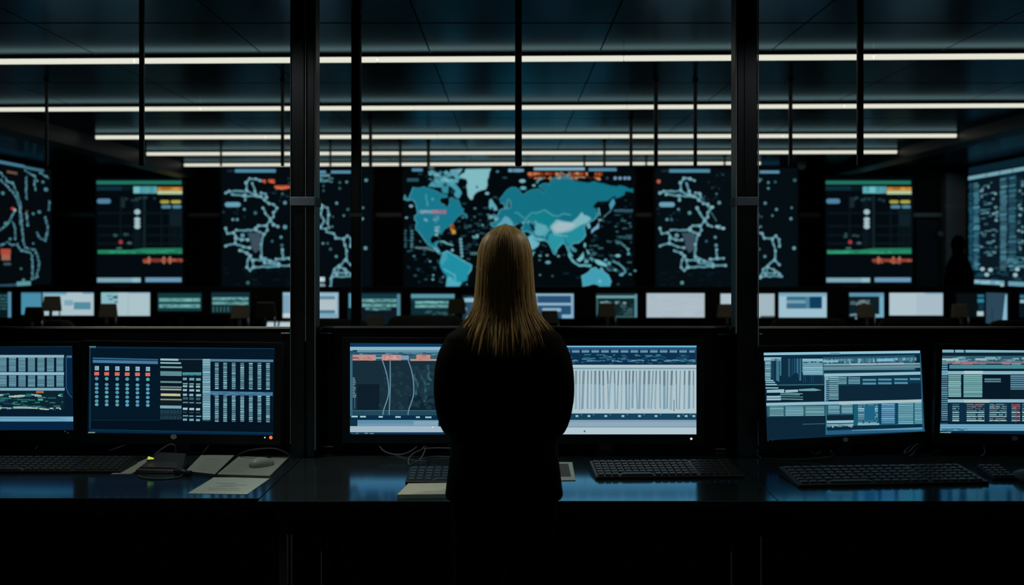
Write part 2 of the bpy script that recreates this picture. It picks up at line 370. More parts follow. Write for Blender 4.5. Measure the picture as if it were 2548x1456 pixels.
# paired leg columns below the two posts, with pale vertical edges
for nm, t, o, front, cols in (('l',d2,o2,f1,((712,731,(716,726)),(784,802,(800,)))), ('r',d2,o2,f1,((1815,1834,(1819,)),))):
    for a, b, es in cols:
        D = front+.34
        lg = MB().box(xat(a,D),D,.02,xat(b,D),D+.05,DESK-.034).build('leg','deskdark',t,o,bevel=.003)
        for e in es:
            x = xat(e,D); MB().box(x-.0028,D-.004,.03,x+.0028,D,zat(1330 if e<780 else 1372,D)).build('edge_strip','legmetal',lg,o)
D = f2+.34
lg = MB().box(xat(1879,D),D,.02,xat(1898,D),D+.05,DESK-.034).build('leg','deskdark',d3,o3,bevel=.003)
x = xat(1893,D); MB().box(x-.0028,D-.004,.03,x+.0028,D,zat(1335,D)).build('edge_strip','legmetal',lg,o3)
# ---------------------------------------------------------------- low black panels behind the monitors
QD = 4.52
def lowpanel(xa, xb, ytop, label, rl, rr, clips):
    x0, x1 = xat(xa,QD), xat(xb,QD); zt = zat(ytop,QD); rad = .018
    t = thing('desk_partition',((x0+x1)/2,QD+.015,DESK),label,'partition','low black partitions behind the monitors'); o = t.location
    prof = [(x0,DESK)]
    def corner(cx, cz, a0):
        return [(cx+rad*math.cos(a0-math.pi/2*k/5), cz+rad*math.sin(a0-math.pi/2*k/5)) for k in range(6)]
    top = (corner(x0+rad,zt-rad,math.pi) if rl else [(x0,zt)]) + (corner(x1-rad,zt-rad,math.pi/2) if rr else [(x1,zt)])
    prof = [(x0,DESK)]+top+[(x1,DESK)]
    MB().hexa([(x,QD,z) for x,z in prof],[(x,QD+.03,z) for x,z in prof]).build('panel','panel',t,o)
    off = .0075; mb = MB()
    for (a, b) in zip(top[:-1],top[1:]):
        d = Vector((b[0]-a[0],0,b[1]-a[1])).normalized(); nn = Vector((-d.z,0,d.x))
        A = Vector((a[0],0,a[1])); B = Vector((b[0],0,b[1])); e = d*.0003
        mb.hexa([Vector((p.x,QD-.004,p.z)) for p in (A-e,B+e,B+e+nn*off,A-e+nn*off)],[Vector((p.x,QD+.034,p.z)) for p in (A-e,B+e,B+e+nn*off,A-e+nn*off)])
    mb.build('top_trim','toptrim',t,o)
    for px0, px1, py in clips:
        MB().box(xat(px0,QD),QD-.006,zat(py,QD)-.0028,xat(px1,QD),QD,zat(py,QD)+.0028).build('clip','toptrim',t,o)
    return t, o, zt
lowpanel(-260,721,818,'left low black partition with a pale top edge behind two monitors',False,False,((700,721,829),))
t, o, zt = lowpanel(797,1816,816.5,'middle low black partition behind the woman, with a rounded bright top corner',True,True,((790,826,829),(800,829,1111),(1786,1816,832),(1780,1812,1117)))
for a, b in ((785.5,797),(1816,1830)):
    MB().box(xat(a,QD)+.001,QD,DESK,xat(b,QD)-.0005,QD+.03,zat(822,QD)).build('side_frame','deskdark' if a<1000 else 'deskdark',t,o,bevel=.003)
lowpanel(1889,2800,817.5,'right low black partition with a pale top edge behind two tilted monitors',False,False,((1889,1896,831),))
# ================================================================ lit wall screens
TEAL, TEALD, ICE, NAVY = (22,122,142), (14,104,124), (150,190,205), (10,40,66)
def flat(D): return lambda px, py, off: at(px,py,D)+Vector((0,-off,0))
def wall_screen(name, x0, y0, x1, y1, label, draw, base=(3,9,13), frame='black', group='large lit screens along the back wall'):
    a, b = at(x0,y1,SCRY), at(x1,y0,SCRY)
    t = thing(name,((a.x+b.x)/2,SCRY+.1,a.z),label,'wall screen',group); o = t.location
    fr = .035
    MB().box(a.x-fr,SCRY+.01,a.z-fr,b.x+fr,WALLY-.005,b.z+fr).build('housing',frame,t,o,bevel=.006)
    im = Img(flat(SCRY),.003)
    im.xf(); im.rect(x0,y0,x1,y1,base,0); draw(im); im.build(t,o)
    return t
def jitter_blob(im, pts, c, l, j): im.poly([(x+R.uniform(-j,j),y+R.uniform(-j,j)) for x,y in pts],c,l)
def world(im):
    k = .2198
    im.xf()
    im.dashes(1010,425,1570,715,150,[(30,70,82),(20,48,58),(48,92,104),(14,34,44)],3,14,3,1)
    im.dashes(1010,560,1120,715,36,[(48,92,104),(34,72,84)],3,8,3,1)
    im.dashes(1460,520,1572,700,60,[(50,94,104),(70,122,132),(30,64,76)],3,14,2.4,1)
    im.dashes(1130,545,1230,640,60,[(50,86,96),(30,60,72)],3,10,2.6,1)
    im.xf(k,1000,410)
    LAND, EDGE = (24,118,140), (96,178,194)
    na = [(130,255),(185,268),(255,250),(300,270),(345,280),(390,300),(430,320),(470,335),(500,345),(520,360),(500,370),(440,375),(425,410),(450,440),(490,460),(500,490),(520,480),(545,430),(535,390),(560,370),(600,390),(640,400),(660,450),(670,490),(700,500),(690,540),(740,570),(735,610),(700,560),(660,570),(620,600),(590,640),(560,680),(520,700),(480,730),(455,770),(450,790),(430,770),(400,780),(380,795),(340,800),(315,830),(320,880),(345,900),(380,870),(420,860),(390,900),(390,930),(420,960),(440,1010),(430,1015),(400,990),(365,945),(300,910),(255,850),(215,790),(180,745),(160,740),(155,700),(175,650),(145,620),(145,580),(180,560),(170,490),(150,420),(110,395),(60,405),(25,390),(35,340),(55,390),(75,385),(100,330)]
    im.poly(na,LAND,3); im.line(na[45:]+na[:1],9,(80,160,178),4,2); im.line(na[:44],7,(60,140,158),4,2)
    im.poly([(545,60),(690,45),(660,90),(610,130),(560,120)],(110,170,185),3)
    for _ in range(46):
        x = R.uniform(310,640); y = R.uniform(90,260)-(x-310)*.1; r = R.uniform(10,30)
        jitter_blob(im,[(x-r*1.3,y-r*.4),(x,y-r),(x+r*1.4,y-r*.3),(x+r,y+r*.6),(x-r,y+r*.7)],R.choice([(96,166,180),(120,180,192),(60,130,148),(80,150,165)]),3,7)
    im.poly([(500,190),(560,200),(620,230),(660,280),(680,320),(660,360),(640,385),(600,360),(590,330),(610,300),(570,260),(520,230)],(70,150,170),3)
    im.poly([(330,200),(420,170),(500,190),(530,250),(520,330),(470,320),(430,260),(350,250),(300,240)],(56,138,158),3)
    im.poly([(440,250),(455,280),(430,295),(418,270)],(6,20,28),4); im.poly([(560,270),(600,290),(590,330),(555,330),(540,300)],(12,50,64),4); im.poly([(480,205),(510,215),(500,250),(470,240)],(16,60,74),4)
    gl = [(720,50),(1010,45),(990,90),(985,130),(965,180),(970,230),(950,280),(900,290),(850,310),(815,345),(800,395),(775,395),(745,350),(740,290),(730,240),(745,200),(725,160),(655,150),(660,115),(710,90)]
    im.poly(gl,(134,188,196),3); im.poly([(840,235),(865,250),(858,270),(838,262)],(30,80,92),4)
    sa = [(455,1005),(510,975),(560,1010),(620,1035),(660,1065),(700,1090),(790,1140),(785,1185),(750,1240),(740,1310),(680,1330),(640,1400),(620,1418),(495,1410),(505,1320),(510,1260),(470,1220),(435,1160),(430,1100),(450,1060)]
    im.poly(sa,(32,142,164),3); im.poly([(495,1410),(505,1320),(515,1262),(560,1275),(600,1320),(680,1330),(640,1400),(620,1418)],(84,170,190),4)
    im.poly([(455,1005),(505,980),(520,1060),(480,1110),(450,1150),(430,1100)],(66,154,174),4); im.line([(470,1180),(550,1220),(600,1250),(605,1330)],12,(96,180,198),5,3); im.line(sa[:9],10,(110,186,202),5,3)
    im.line([(430,870),(470,872),(520,895),(580,912)],16,(110,180,195),4,3); im.line([(360,940),(420,985)],16,(120,190,204),4,3); im.dot(572,968,16,(120,185,198),4)
    im.line([(150,938),(280,945),(370,975)],20,(92,124,130),2,4)
    im.rect(200,515,340,548,(110,160,178),4); im.rect(345,515,500,552,(176,110,132),4); im.dashes(200,515,500,550,26,[(190,150,165),(130,100,120),(90,140,160)],10,30,8,5)
    for x,y,w,h in ((350,570,70,90),(370,690,60,75),(250,600,45,30),(370,775,40,25)): im.dashes(x,y,x+w,y+h,10,[(120,170,180),(150,190,196),(90,150,165)],14,40,12,5)
    im.line([(275,330),(270,370),(290,420),(293,470)],18,(70,150,166),4,4); im.dot(348,390,16,(80,156,170),4)
    im.poly([(540,690),(580,670),(600,710),(575,725),(545,715)],(150,70,30),4); im.poly([(540,715),(600,735),(612,780),(570,790),(560,750)],(190,128,56),4); im.rect(575,750,606,770,(210,170,90),5)
    for x in (40,112): 
        for i in range(6): im.dot(x+R.uniform(-4,4),750+i*36+R.uniform(-4,4),18 if x>50 else 13,(70,126,138) if x>50 else (52,98,110),3,12)
    for i in range(6): im.dot(665+i*3,845+i*38,17,(120,172,186),3,15)
    for x,y,r in ((105,468,30),(52,600,20),(965,325,32),(828,495,20),(825,590,14),(690,597,20),(915,685,16),(1082,78,22),(320,1095,16),(138,1035,18),(208,868,12),(355,1250,16),(352,1300,18),(408,1085,9),(470,1270,13),(735,1355,10),(240,0,0)):
        if r: im.dot(x,y,r*.75,R.choice([(130,180,196),(84,142,160)]),3,r*.5)
    im.rect(115,45,235,75,(90,140,170),2); im.rect(60,155,190,190,(40,84,98),2); im.rect(1205,48,1255,82,(110,160,190),2); im.rect(1265,48,1335,82,(120,165,195),2); im.rect(305,26,365,46,(90,100,104),2)
    im.dashes(785,780,870,815,8,[(110,170,180)],14,30,22,3); im.dashes(740,985,870,1010,10,[(70,110,118)],30,80,14,2)
    im.poly([(990,400),(1015,385),(1040,430),(1070,470),(1085,515),(1040,520),(1030,470),(1000,510),(985,480)],(100,166,180),3)
    im.dashes(945,540,1100,630,16,[(120,176,188),(90,150,165)],14,40,14,3)
    k = .21986; im.xf(k,1280,410)
    eu = [(-155,440),(-160,385),(-125,340),(-95,300),(-45,262),(5,255),(50,280),(80,330),(110,335),(150,300),(210,280),(270,275),(310,295),(330,320),(345,290),(300,270),(275,240),(320,215),(375,210),(395,240),(400,200),(420,165),(470,140),(540,128),(640,125),(650,170),(700,185),(770,195),(840,205),(900,185),(960,205),(1020,215),(1080,235),(1150,245),(1200,232),(1260,250),(1310,275),(1340,265),(1345,315),(1300,305),(1255,300),(1245,340),(1190,370),(1140,385),(1145,350),(1100,375),(1060,410),(1000,415),(940,415),(905,450),(890,485),(930,495),(940,540),(930,590),(890,630),(850,650),(820,680),(785,700),(800,750),(805,800),(770,850),(720,885),(660,890),(640,910),(665,945),(700,965),(690,985),(650,960),(620,920),(605,940),(640,1000),(660,1040),(630,1020),(600,960),(575,900),(555,885),(520,910),(480,960),(465,1020),(440,1000),(410,930),(375,870),(330,855),(270,860),(230,840),(190,790),(205,770),(170,770),(150,750),(90,760),(80,720),(110,690),(60,660),(20,670),(-10,700),(-60,690),(-100,660),(-160,690),(-230,710),(-260,690),(-270,660),(-210,650),(-190,610),(-220,590),(-180,560),(-170,520),(-130,500),(-60,490),(-40,480),(-45,430),(-60,390),(-80,400),(-75,470),(-110,490),(-115,440),(-140,440)]
    im.poly(eu,(20,112,132),3); im.line(eu[52:92],9,(96,178,194),5,2); im.line(eu[92:],8,(96,170,186),5,3); im.line(eu[:26],6,(60,146,162),5,2)
    im.poly([(200,560),(340,510),(440,575),(480,620),(400,700),(220,650),(130,620)],(18,126,138),4)
    im.poly([(560,770),(640,750),(740,690),(785,700),(800,750),(805,800),(770,850),(720,885),(660,890),(620,915),(590,880),(570,800)],(36,140,156),4)
    im.poly([(390,790),(430,770),(480,800),(560,800),(575,880),(555,885),(520,910),(480,960),(460,1000),(420,930),(380,850)],(44,148,164),4)
    im.poly([(220,740),(250,660),(310,650),(350,680),(380,710),(360,760),(330,800),(280,810),(230,790)],(96,166,180),4)
    im.poly([(-210,690),(-150,640),(-110,580),(-60,600),(-20,650),(-10,690),(-60,685),(-100,665),(-160,690)],(96,160,180),4)
    ch = [(400,700),(480,620),(560,640),(650,650),(720,590),(760,535),(790,570),(830,580),(870,610),(820,660),(740,690),(640,750),(560,772),(480,785),(430,760)]
    im.poly(ch,(130,182,192),4); im.poly([(430,710),(500,650),(600,660),(700,670),(640,720),(540,750),(470,760)],(172,188,198),5)
    im.line([(0,545),(40,545),(110,610)],7,(90,176,188),5); im.line([(120,620),(190,545),(260,545),(340,510),(430,570),(490,585),(560,552),(640,570)],7,(100,184,196),5)
    im.line([(190,790),(250,840),(350,850)],22,(96,172,186),5,3); im.line([(430,750),(460,795),(560,800),(600,810)],12,(104,182,194),5,4); im.line([(330,820),(400,720)],18,(90,168,182),5,4)
    im.poly([(150,815),(185,800),(230,850),(285,885),(270,920),(215,960),(185,965)],(110,178,196),4); im.poly([(185,1000),(235,980),(195,1050)],(100,172,188),4)
    im.poly([(-230,730),(-100,720),(0,745),(110,770),(150,840),(180,990),(186,1000),(170,1110),(120,1240),(60,1330),(0,1340),(-40,1200),(-60,1050),(-200,1020),(-270,930)],(30,138,158),3)
    im.poly([(20,670),(60,650),(120,690),(95,705),(30,700)],(6,24,32),5); im.poly([(165,660),(185,640),(240,740),(205,750)],(6,24,32),5); im.dashes(60,620,250,670,14,[(110,180,192)],14,30,8,5)
    im.poly([(870,780),(870,740),(930,690),(955,650),(955,720),(910,740)],(120,170,205),3); im.poly([(945,615),(995,622),(960,642)],(130,180,200),3); im.line([(952,490),(965,580)],11,(120,190,204),3)
    im.poly([(1125,380),(1138,440),(1090,520),(1072,450),(1100,400)],(76,150,178),3); im.line([(1090,520),(1010,595)],8,(90,150,160),3,2)
    im.poly([(820,670),(850,662),(862,712),(832,725)],(110,180,196),3)
    for p in ([(790,880),(812,900),(800,940),(784,925)],[(810,950),(852,1000),(832,1018)],[(700,1080),(745,1040),(782,985),(786,1060),(740,1100)],[(900,1070),(960,1080),(1040,1120),(1055,1157),(960,1137),(920,1110)]): im.poly(p,(120,188,202),3)
    im.line([(612,1005),(640,1065),(690,1118),(740,1140),(870,1145)],22,(104,178,192),3,4)
    for x,y,w,h in ((780,1060,60,50),(840,1050,50,40),(1010,1065,40,18),(1045,1095,45,26)): im.dashes(x,y,x+w,y+h,7,[(110,184,196),(90,160,176)],15,34,14,3)
    au = [(760,1260),(830,1225),(870,1175),(920,1165),(960,1200),(985,1160),(1010,1210),(1060,1250),(1095,1320),(1060,1410),(1000,1405),(950,1360),(900,1345),(840,1360),(775,1375),(770,1310)]
    im.poly(au,(66,158,182),3); im.line(au+au[:1],7,(112,188,204),4,2); im.dot(965,1320,18,(120,190,205),4)
    im.line([(1150,880),(1200,885),(1270,940),(1300,1010)],14,(80,136,146),3,5); im.line([(1110,1090),(1180,1120),(1240,1170),(1255,1220),(1190,1240)],16,(96,160,172),3,5)
    for x,y,r in ((290,1030,18),(370,1025,16),(380,1105,30),(290,1248,10),(430,1260,7),(498,1035,16),(285,1080,10),(1140,1190,22),(1210,1245,26),(1310,1240,14),(1365,1200,16),(90,185,36),(100,265,36),(220,235,20),(1170,1030,30),(1285,955,18),(1290,1010,18)): im.dot(x,y,r,R.choice([(100,170,184),(130,186,198)]),3,r*.55)
    im.rect(220,35,795,62,(140,184,206),3); im.rect(840,40,1155,72,(92,140,170),3); im.rect(0,50,45,80,(100,150,185),3); im.rect(60,50,105,80,(110,155,185),3)
    for x in range(150,980,20):
        if 470 < x < 650 or R.random() < .15: continue
        im.rect(x,88,x+R.uniform(14,26),R.uniform(112,128),R.choice([(210,108,58),(190,84,44),(226,150,110),(150,60,30)]),3)
    im.dashes(145,130,980,160,44,[(200,110,60),(220,160,120),(120,50,26)],14,44,12,3); im.dashes(480,80,640,115,14,[(120,150,160),(190,140,110)],16,40,10,3)
    im.poly([(240,205),(270,165),(330,145),(320,165),(280,180),(265,210)],(80,160,180),3)
    for x in (1140,1195,1250,1295): im.dot(x,153,19,(120,156,190),3)
    im.dot(1050,153,16,(50,70,84),3); im.rect(1125,508,1340,532,(52,92,110),2); im.dashes(1150,790,1330,835,30,[(44,84,92)],20,60,8,2)
def network(im, dx1, dx2, right=False):
    A, Bc = (98,150,164), (126,172,184)
    k = .22; im.xf(k,540+dx1,410)
    for p in ([(100,320),(140,300),(340,300),(430,340),(500,360),(540,400),(590,440),(640,450),(680,490),(640,540),(640,590),(600,640),(560,690),(570,740),(530,790),(500,900),(500,1050),(540,1110),(700,1140),(840,1140)],
              [(170,335),(300,350),(480,360)],[(335,280),(330,205),(370,155),(440,160),(490,180)],[(400,210),(430,300),(440,340)],[(320,340),(320,400)],[(520,490),(550,550),(600,610),(640,680),(690,700)],
              [(100,720),(120,780),(190,770),(215,810),(205,890),(100,920)],[(205,890),(300,930),(370,940)],[(220,740),(440,740),(540,790)],[(440,720),(470,690),(540,690)],[(260,970),(340,1000),(380,1030),(350,1080),(340,1160),(375,1200),(410,1160),(400,1080),(370,1030)],
              [(410,1080),(540,1080)],[(420,1160),(700,1150)],[(740,960),(745,1060)],[(670,1070),(820,1060)],[(500,1040),(600,1090),(700,1120)],[(210,830),(280,850),(350,850)],[(500,320),(550,330),(560,370)]):
        im.line(p,20,A,2,6)
        for x, y in p: im.dot(x,y,R.uniform(11,20),Bc,3)
    im.poly([(340,770),(480,770),(500,800),(490,960),(430,1000),(390,940),(380,850)],(62,78,92),1)
    for x,y,r in ((435,545,20),(735,912,18),(770,705,24),(770,430,20),(350,1335,20),(740,330,9),(725,820,16),(625,865,14),(290,800,24),(310,505,14),(180,620,16),(230,620,16)): im.dot(x,y,r,R.choice([A,(60,104,118)]),2)
    if right: im.line([(560,350),(740,640)],9,(70,112,124),1,3); [im.dot(x,y,22,(150,190,198),3,16) for x,y in ((745,700),(815,720),(690,480))]
    im.rect(205,52,665,88,(84,140,168),2); im.rect(118,58,190,82,(24,44,54),2); im.pill(90,424,268,478,(108,160,182),2)
    if not right:
        for a, b, y in ((510,550,185),(575,655,182),(650,830,252)): im.dashes(a,y-18,b,y+10,8,[(216,96,62),(190,70,40),(230,120,84)],16,50,20,3); im.pill(a,y-17,b,y+17,(190,78,48),2)
    else: im.dot(85,190,22,(196,92,66),3)
    im.dashes(60,440,330,640,12,[(30,56,66)],10,24,14,1); im.dashes(560,60,830,420,16,[(30,56,66),(46,80,92)],8,30,12,1); im.dashes(60,1150,830,1380,24,[(12,26,34)],20,80,12,1)
    k = .2883; im.xf(k,700+dx2,440)
    for p in ([(310,190),(330,240),(350,270),(340,320),(370,380),(340,430),(305,460)],[(350,245),(400,270),(410,330),(400,400),(415,440)],[(330,440),(390,450)],[(390,475),(450,490),(470,530),(540,535),(570,510),(600,540),(600,600)],
              [(540,540),(550,590),(565,640),(560,710),(500,770),(460,800),(435,870)]+([] if right else [(430,880),(425,950)]),[(560,720),(600,760)],[(440,860),(620,860)],[(480,850),(500,780),(550,800),(600,840)],[(470,830),(560,830)]):
        im.line(p,15,A,2,4)
        for x, y in p: im.dot(x,y,R.uniform(8,14),Bc,3)
    for x,y,r in ((700,362,14),(727,616,18),(478,228,14),(575,282,14),(733,30,16),(706,268,10),(360,575,12),(400,575,12),(425,625,14),(475,688,14),(505,50,12),(565,45,12),(505,100,12),(365,80,10),(365,120,10),(540,335,10),(445,345,9),(440,430,9)): im.dot(x,y,r*.85,R.choice([A,(62,104,116),(110,156,168)]),2)
    im.rect(300,0,420,-22,(96,140,156),2) if not right else None
    im.dashes(300,5,450,40,16,[(96,150,162),(70,120,132)],14,40,12,3); im.rect(300,-52,385,-30,(96,148,176),2); im.rect(430,-52,600,-30,(96,148,176),2)
    im.rect(300,866,376,905,(196,212,216),3); im.pill(308,922,380,954,(130,152,164),3)
def dashboard(im, dx):
    im.xf(.3228,dx,370)
    im.rect(745,248,1400,275,(36,116,98),2); im.rect(745,290,940,322,(16,44,58),1); im.rect(940,290,1030,322,(12,24,32),1); im.rect(1030,292,1210,345,(96,172,182),2); im.dashes(1030,292,1200,295,9,[(120,190,196),(76,150,162)],20,50,44,3)
    im.rect(1215,297,1405,325,(196,132,54),2); im.rect(1215,325,1405,352,(190,202,156),2); im.dashes(1215,298,1400,301,5,[(216,158,72),(170,104,40)],30,60,20,3)
    im.pill(748,386,856,424,(84,128,160),2); im.pill(1236,398,1306,422,(176,160,64),2); im.pill(1318,398,1396,422,(184,168,70),2); im.pill(1244,436,1320,461,(84,132,156),2); im.pill(1330,436,1400,461,(84,132,160),2)
    for x in (925,1040,1095,1110,1240,1305,1330,1350,1375,1395): im.rect(x,365,x+10,765,(12,24,30) if x != 1110 else (26,44,52),1)
    for y in (490,590,660,725): im.rect(755,y,1400,y+14,(10,22,28),1)
    im.rect(1030,370,1080,760,(10,22,28),1); im.rect(930,375,965,455,(26,40,48),1); im.dashes(940,368,1200,392,8,[(34,58,66)],14,30,18,2); im.rect(1310,470,1395,600,(16,32,40),1)
    for y, h in ((488,21),(545,17),(572,14),(600,20)): im.dot(1060,y,24,(168,192,200),3,h)
    im.dot(932,720,16,(168,58,66),3); im.dot(1000,728,20,(70,96,100),3,10); im.dashes(800,650,1000,675,6,[(50,80,88)],12,24,14,2)
    im.rect(755,782,1405,810,(40,138,100),2); im.poly([(1000,782),(1110,768),(1405,766),(1405,784),(1000,784)],(34,116,88),2); im.dashes(755,782,1400,800,16,[(56,160,124),(30,110,84)],30,90,10,3); im.rect(900,762,940,774,(60,120,104),2)
    im.pill(1100,850,1412,873,(150,66,48),2)
    for x in (1150,1265,1312): im.dot(x,860,14,(168,104,84),3,30)
    im.dashes(1105,846,1400,870,16,[(180,90,66),(120,52,38)],16,40,14,3)
    im.rect(750,996,1085,1030,(128,168,184),2); im.rect(1020,996,1085,1030,(150,188,200),3); im.rect(1122,994,1400,1028,(110,152,184),2); im.rect(870,1058,1000,1070,(10,24,32),1)
wall_screen('wall_screen',1006,417,1577,722,'large wall screen showing a teal world map behind the woman',world,(3,10,14))
wall_screen('wall_screen',552,418,925,722,'wall screen with pale branching network lines behind the left black post',lambda im: network(im,0,0),(4,12,17))
wall_screen('wall_screen',1632,418,1985,722,'wall screen with pale branching network lines behind the right black post',lambda im: network(im,1080,1066,True),(5,14,19))
wall_screen('wall_screen',240,443,456,708,'dashboard wall screen with green bars, left of the left network screen',lambda im: dashboard(im,0),(4,11,16))
wall_screen('wall_screen',2055,443,2269,708,'dashboard wall screen with green bars, right of the right network screen',lambda im: dashboard(im,1814),(4,11,16))
# side wall screens: picture x runs along the wall, v runs down the screen
def side_screen(sx, px_far, px_out, zt, zb, label, draw, base):
    X = sx*(SIDE-.1)
    def P(px, v, off): D = FX*abs(X)/abs(px-VX); return Vector((X-sx*off,D,zt+(zb-zt)*v))
    Da, Db = FX*abs(X)/abs(px_far-VX), FX*abs(X)/abs(px_out-VX)
    t = thing('wall_screen',(sx*SIDE,(Da+Db)/2,zb),label,'wall screen','large screens on the side walls'); o = t.location
    fr = .05
    MB().box(min(X+sx*.012,sx*SIDE),Db-fr,zb-fr,max(X+sx*.012,sx*SIDE),Da+fr,zt+fr*.4).build('housing','black',t,o,bevel=.006)
    im = Img(P,.003); im.xf(); im.rect(px_far,0,px_out,1,base,0); draw(im); im.build(t,o)
def left_img(im):
    A, A2 = (74,120,134), (96,146,160)
    # strokes as rows of small dabs
    def Lw(pts):
        for a, b in zip(pts[:-1],pts[1:]):
            n = max(2,int(math.hypot((b[0]-a[0])*.3,(b[1]-a[1])*300)/3))
            for i in range(n+1):
                x = (a[0]+(b[0]-a[0])*i/n)*.3023+R.uniform(-1.5,1.5); v = a[1]+(b[1]-a[1])*i/n+R.uniform(-.004,.004)
                im.dot(x,v,R.uniform(1.8,3.2),R.choice([A,A2,(60,104,118)]),2,R.uniform(.006,.011),6)
    for p in ([(-300,.02),(0,.10),(60,.16),(100,.17),(140,.25),(165,.33),(175,.45),(180,.55),(185,.63),(205,.69),(280,.70),(310,.76),(320,.83),(300,.93),(260,.95),(265,.85),(260,.75)],[(0,.16),(90,.23),(130,.28),(160,.36),(165,.5)],[(60,.65),(100,.67),(140,.66),(170,.71),(250,.73)],[(100,.48),(120,.53),(125,.62)],[(365,.42),(390,.50),(385,.56),(370,.62),(320,.60),(305,.56)],[(405,.28),(400,.36)],[(-260,.3),(-180,.42),(-80,.5),(0,.55),(60,.5),(110,.4)],[(-200,.7),(-120,.62),(-40,.68),(40,.66)],[(215,.10),(212,.2),(215,.28)],[(280,.12),(285,.2)],[(200,.05),(280,.08),(300,.12)],[(215,.4),(225,.5)],[(-240,.1),(-220,.3),(-200,.5),(-160,.8)],[(330,.045),(390,.075)]): Lw(p)
    im.rect(-60,.005,60,.03,(70,120,144),2); im.rect(60,.012,108,.035,(60,108,128),2)
    for x,y,r in ((20,.26,5),(375,.18,6),(350,.12,4),(45,.5,6),(320,.38,5),(225,.5,4),(270,.65,3),(170,.86,3),(190,.955,5),(270,.4,4),(80,.62,4)): im.dot(x*.3023,y,r*.9,(74,130,142),2,r*.0028)
    im.dot(30,.375,5,(176,60,66),3,.014); im.dot(35,.385,3,(180,190,190),4,.012); im.dot(66,.385,3,(110,60,30),2,.01)
    im.rect(0,.70,25,.745,(178,76,58),3); im.rect(2,.745,24,.79,(160,100,84),3); im.rect(8,.81,26,.83,(60,84,92),2); im.rect(16,.075,42,.095,(110,80,66),2)
    im.rect(-120,.98,40,1,(44,74,96),2); im.rect(40,.965,75,1,(96,152,162),3)
side_screen(-1,128,-230,2.93,1.22,'large angled screen with network lines on the left side wall',left_img,(4,10,14))
def right_img(im):
    im.rect(2412,0,2800,.06,(9,34,46),1); im.rect(2410,.075,2800,.105,(120,166,180),2)
    for x in (2455,2488,2520): im.rect(x,.075,x+2,.105,(60,100,112),3)
    for x0, x1, c in ((2412,2422,(30,74,92)),(2424,2436,(66,118,136)),(2490,2505,(70,112,128)),(2512,2528,(50,92,110)),(2560,2576,(60,108,124)),(2600,2614,(60,108,124))):
        y = .14
        while y < .88:
            q_ = R.uniform(.75,1.35); im.rect(x0+R.uniform(-2,2),y,x1+R.uniform(-2,3),y+.012,tuple(min(255,q*q_) for q in c),2); y += .02
    im.rect(2412,.3,2438,.86,(14,50,68),1); im.rect(2488,.12,2530,.8,(18,52,68),1); im.dashes(2440,.3,2640,.9,70,[(30,70,86),(44,88,104),(24,56,72)],4,16,.012,1); im.rect(2500,.15,2545,.75,(14,36,46),1)
    for _ in range(60):
        x = R.choice((2444,2460,2474,2480,2538,2545,2590)); im.dot(x+R.uniform(-2,2),R.uniform(.18,.76),R.uniform(2.5,5),R.choice([(96,138,150),(70,110,122),(120,160,170)]),2,R.uniform(.006,.011))
    im.dashes(2440,.15,2470,.78,26,[(60,106,120),(84,128,140)],8,20,.01,2); im.dashes(2505,.76,2640,.84,60,[(90,146,158),(60,112,126)],6,22,.012,2)
    for x,y in ((2446,.865),(2466,.87),(2457,.91),(2533,.86),(2528,.905)): im.dot(x,y,6,(160,190,196),3,.016)
    im.dashes(2414,.88,2640,.94,30,[(24,64,80)],6,26,.012,1)
    im.rect(2412,.955,2500,.99,(110,160,182),2); im.rect(2510,.957,2800,.992,(110,158,176),2); im.dashes(2414,.957,2500,.975,6,[(150,190,200)],8,16,.026,3)
side_screen(1,2410,2800,2.955,1.215,'large angled screen full of blue rows on the right side wall',right_img,(9,24,34))
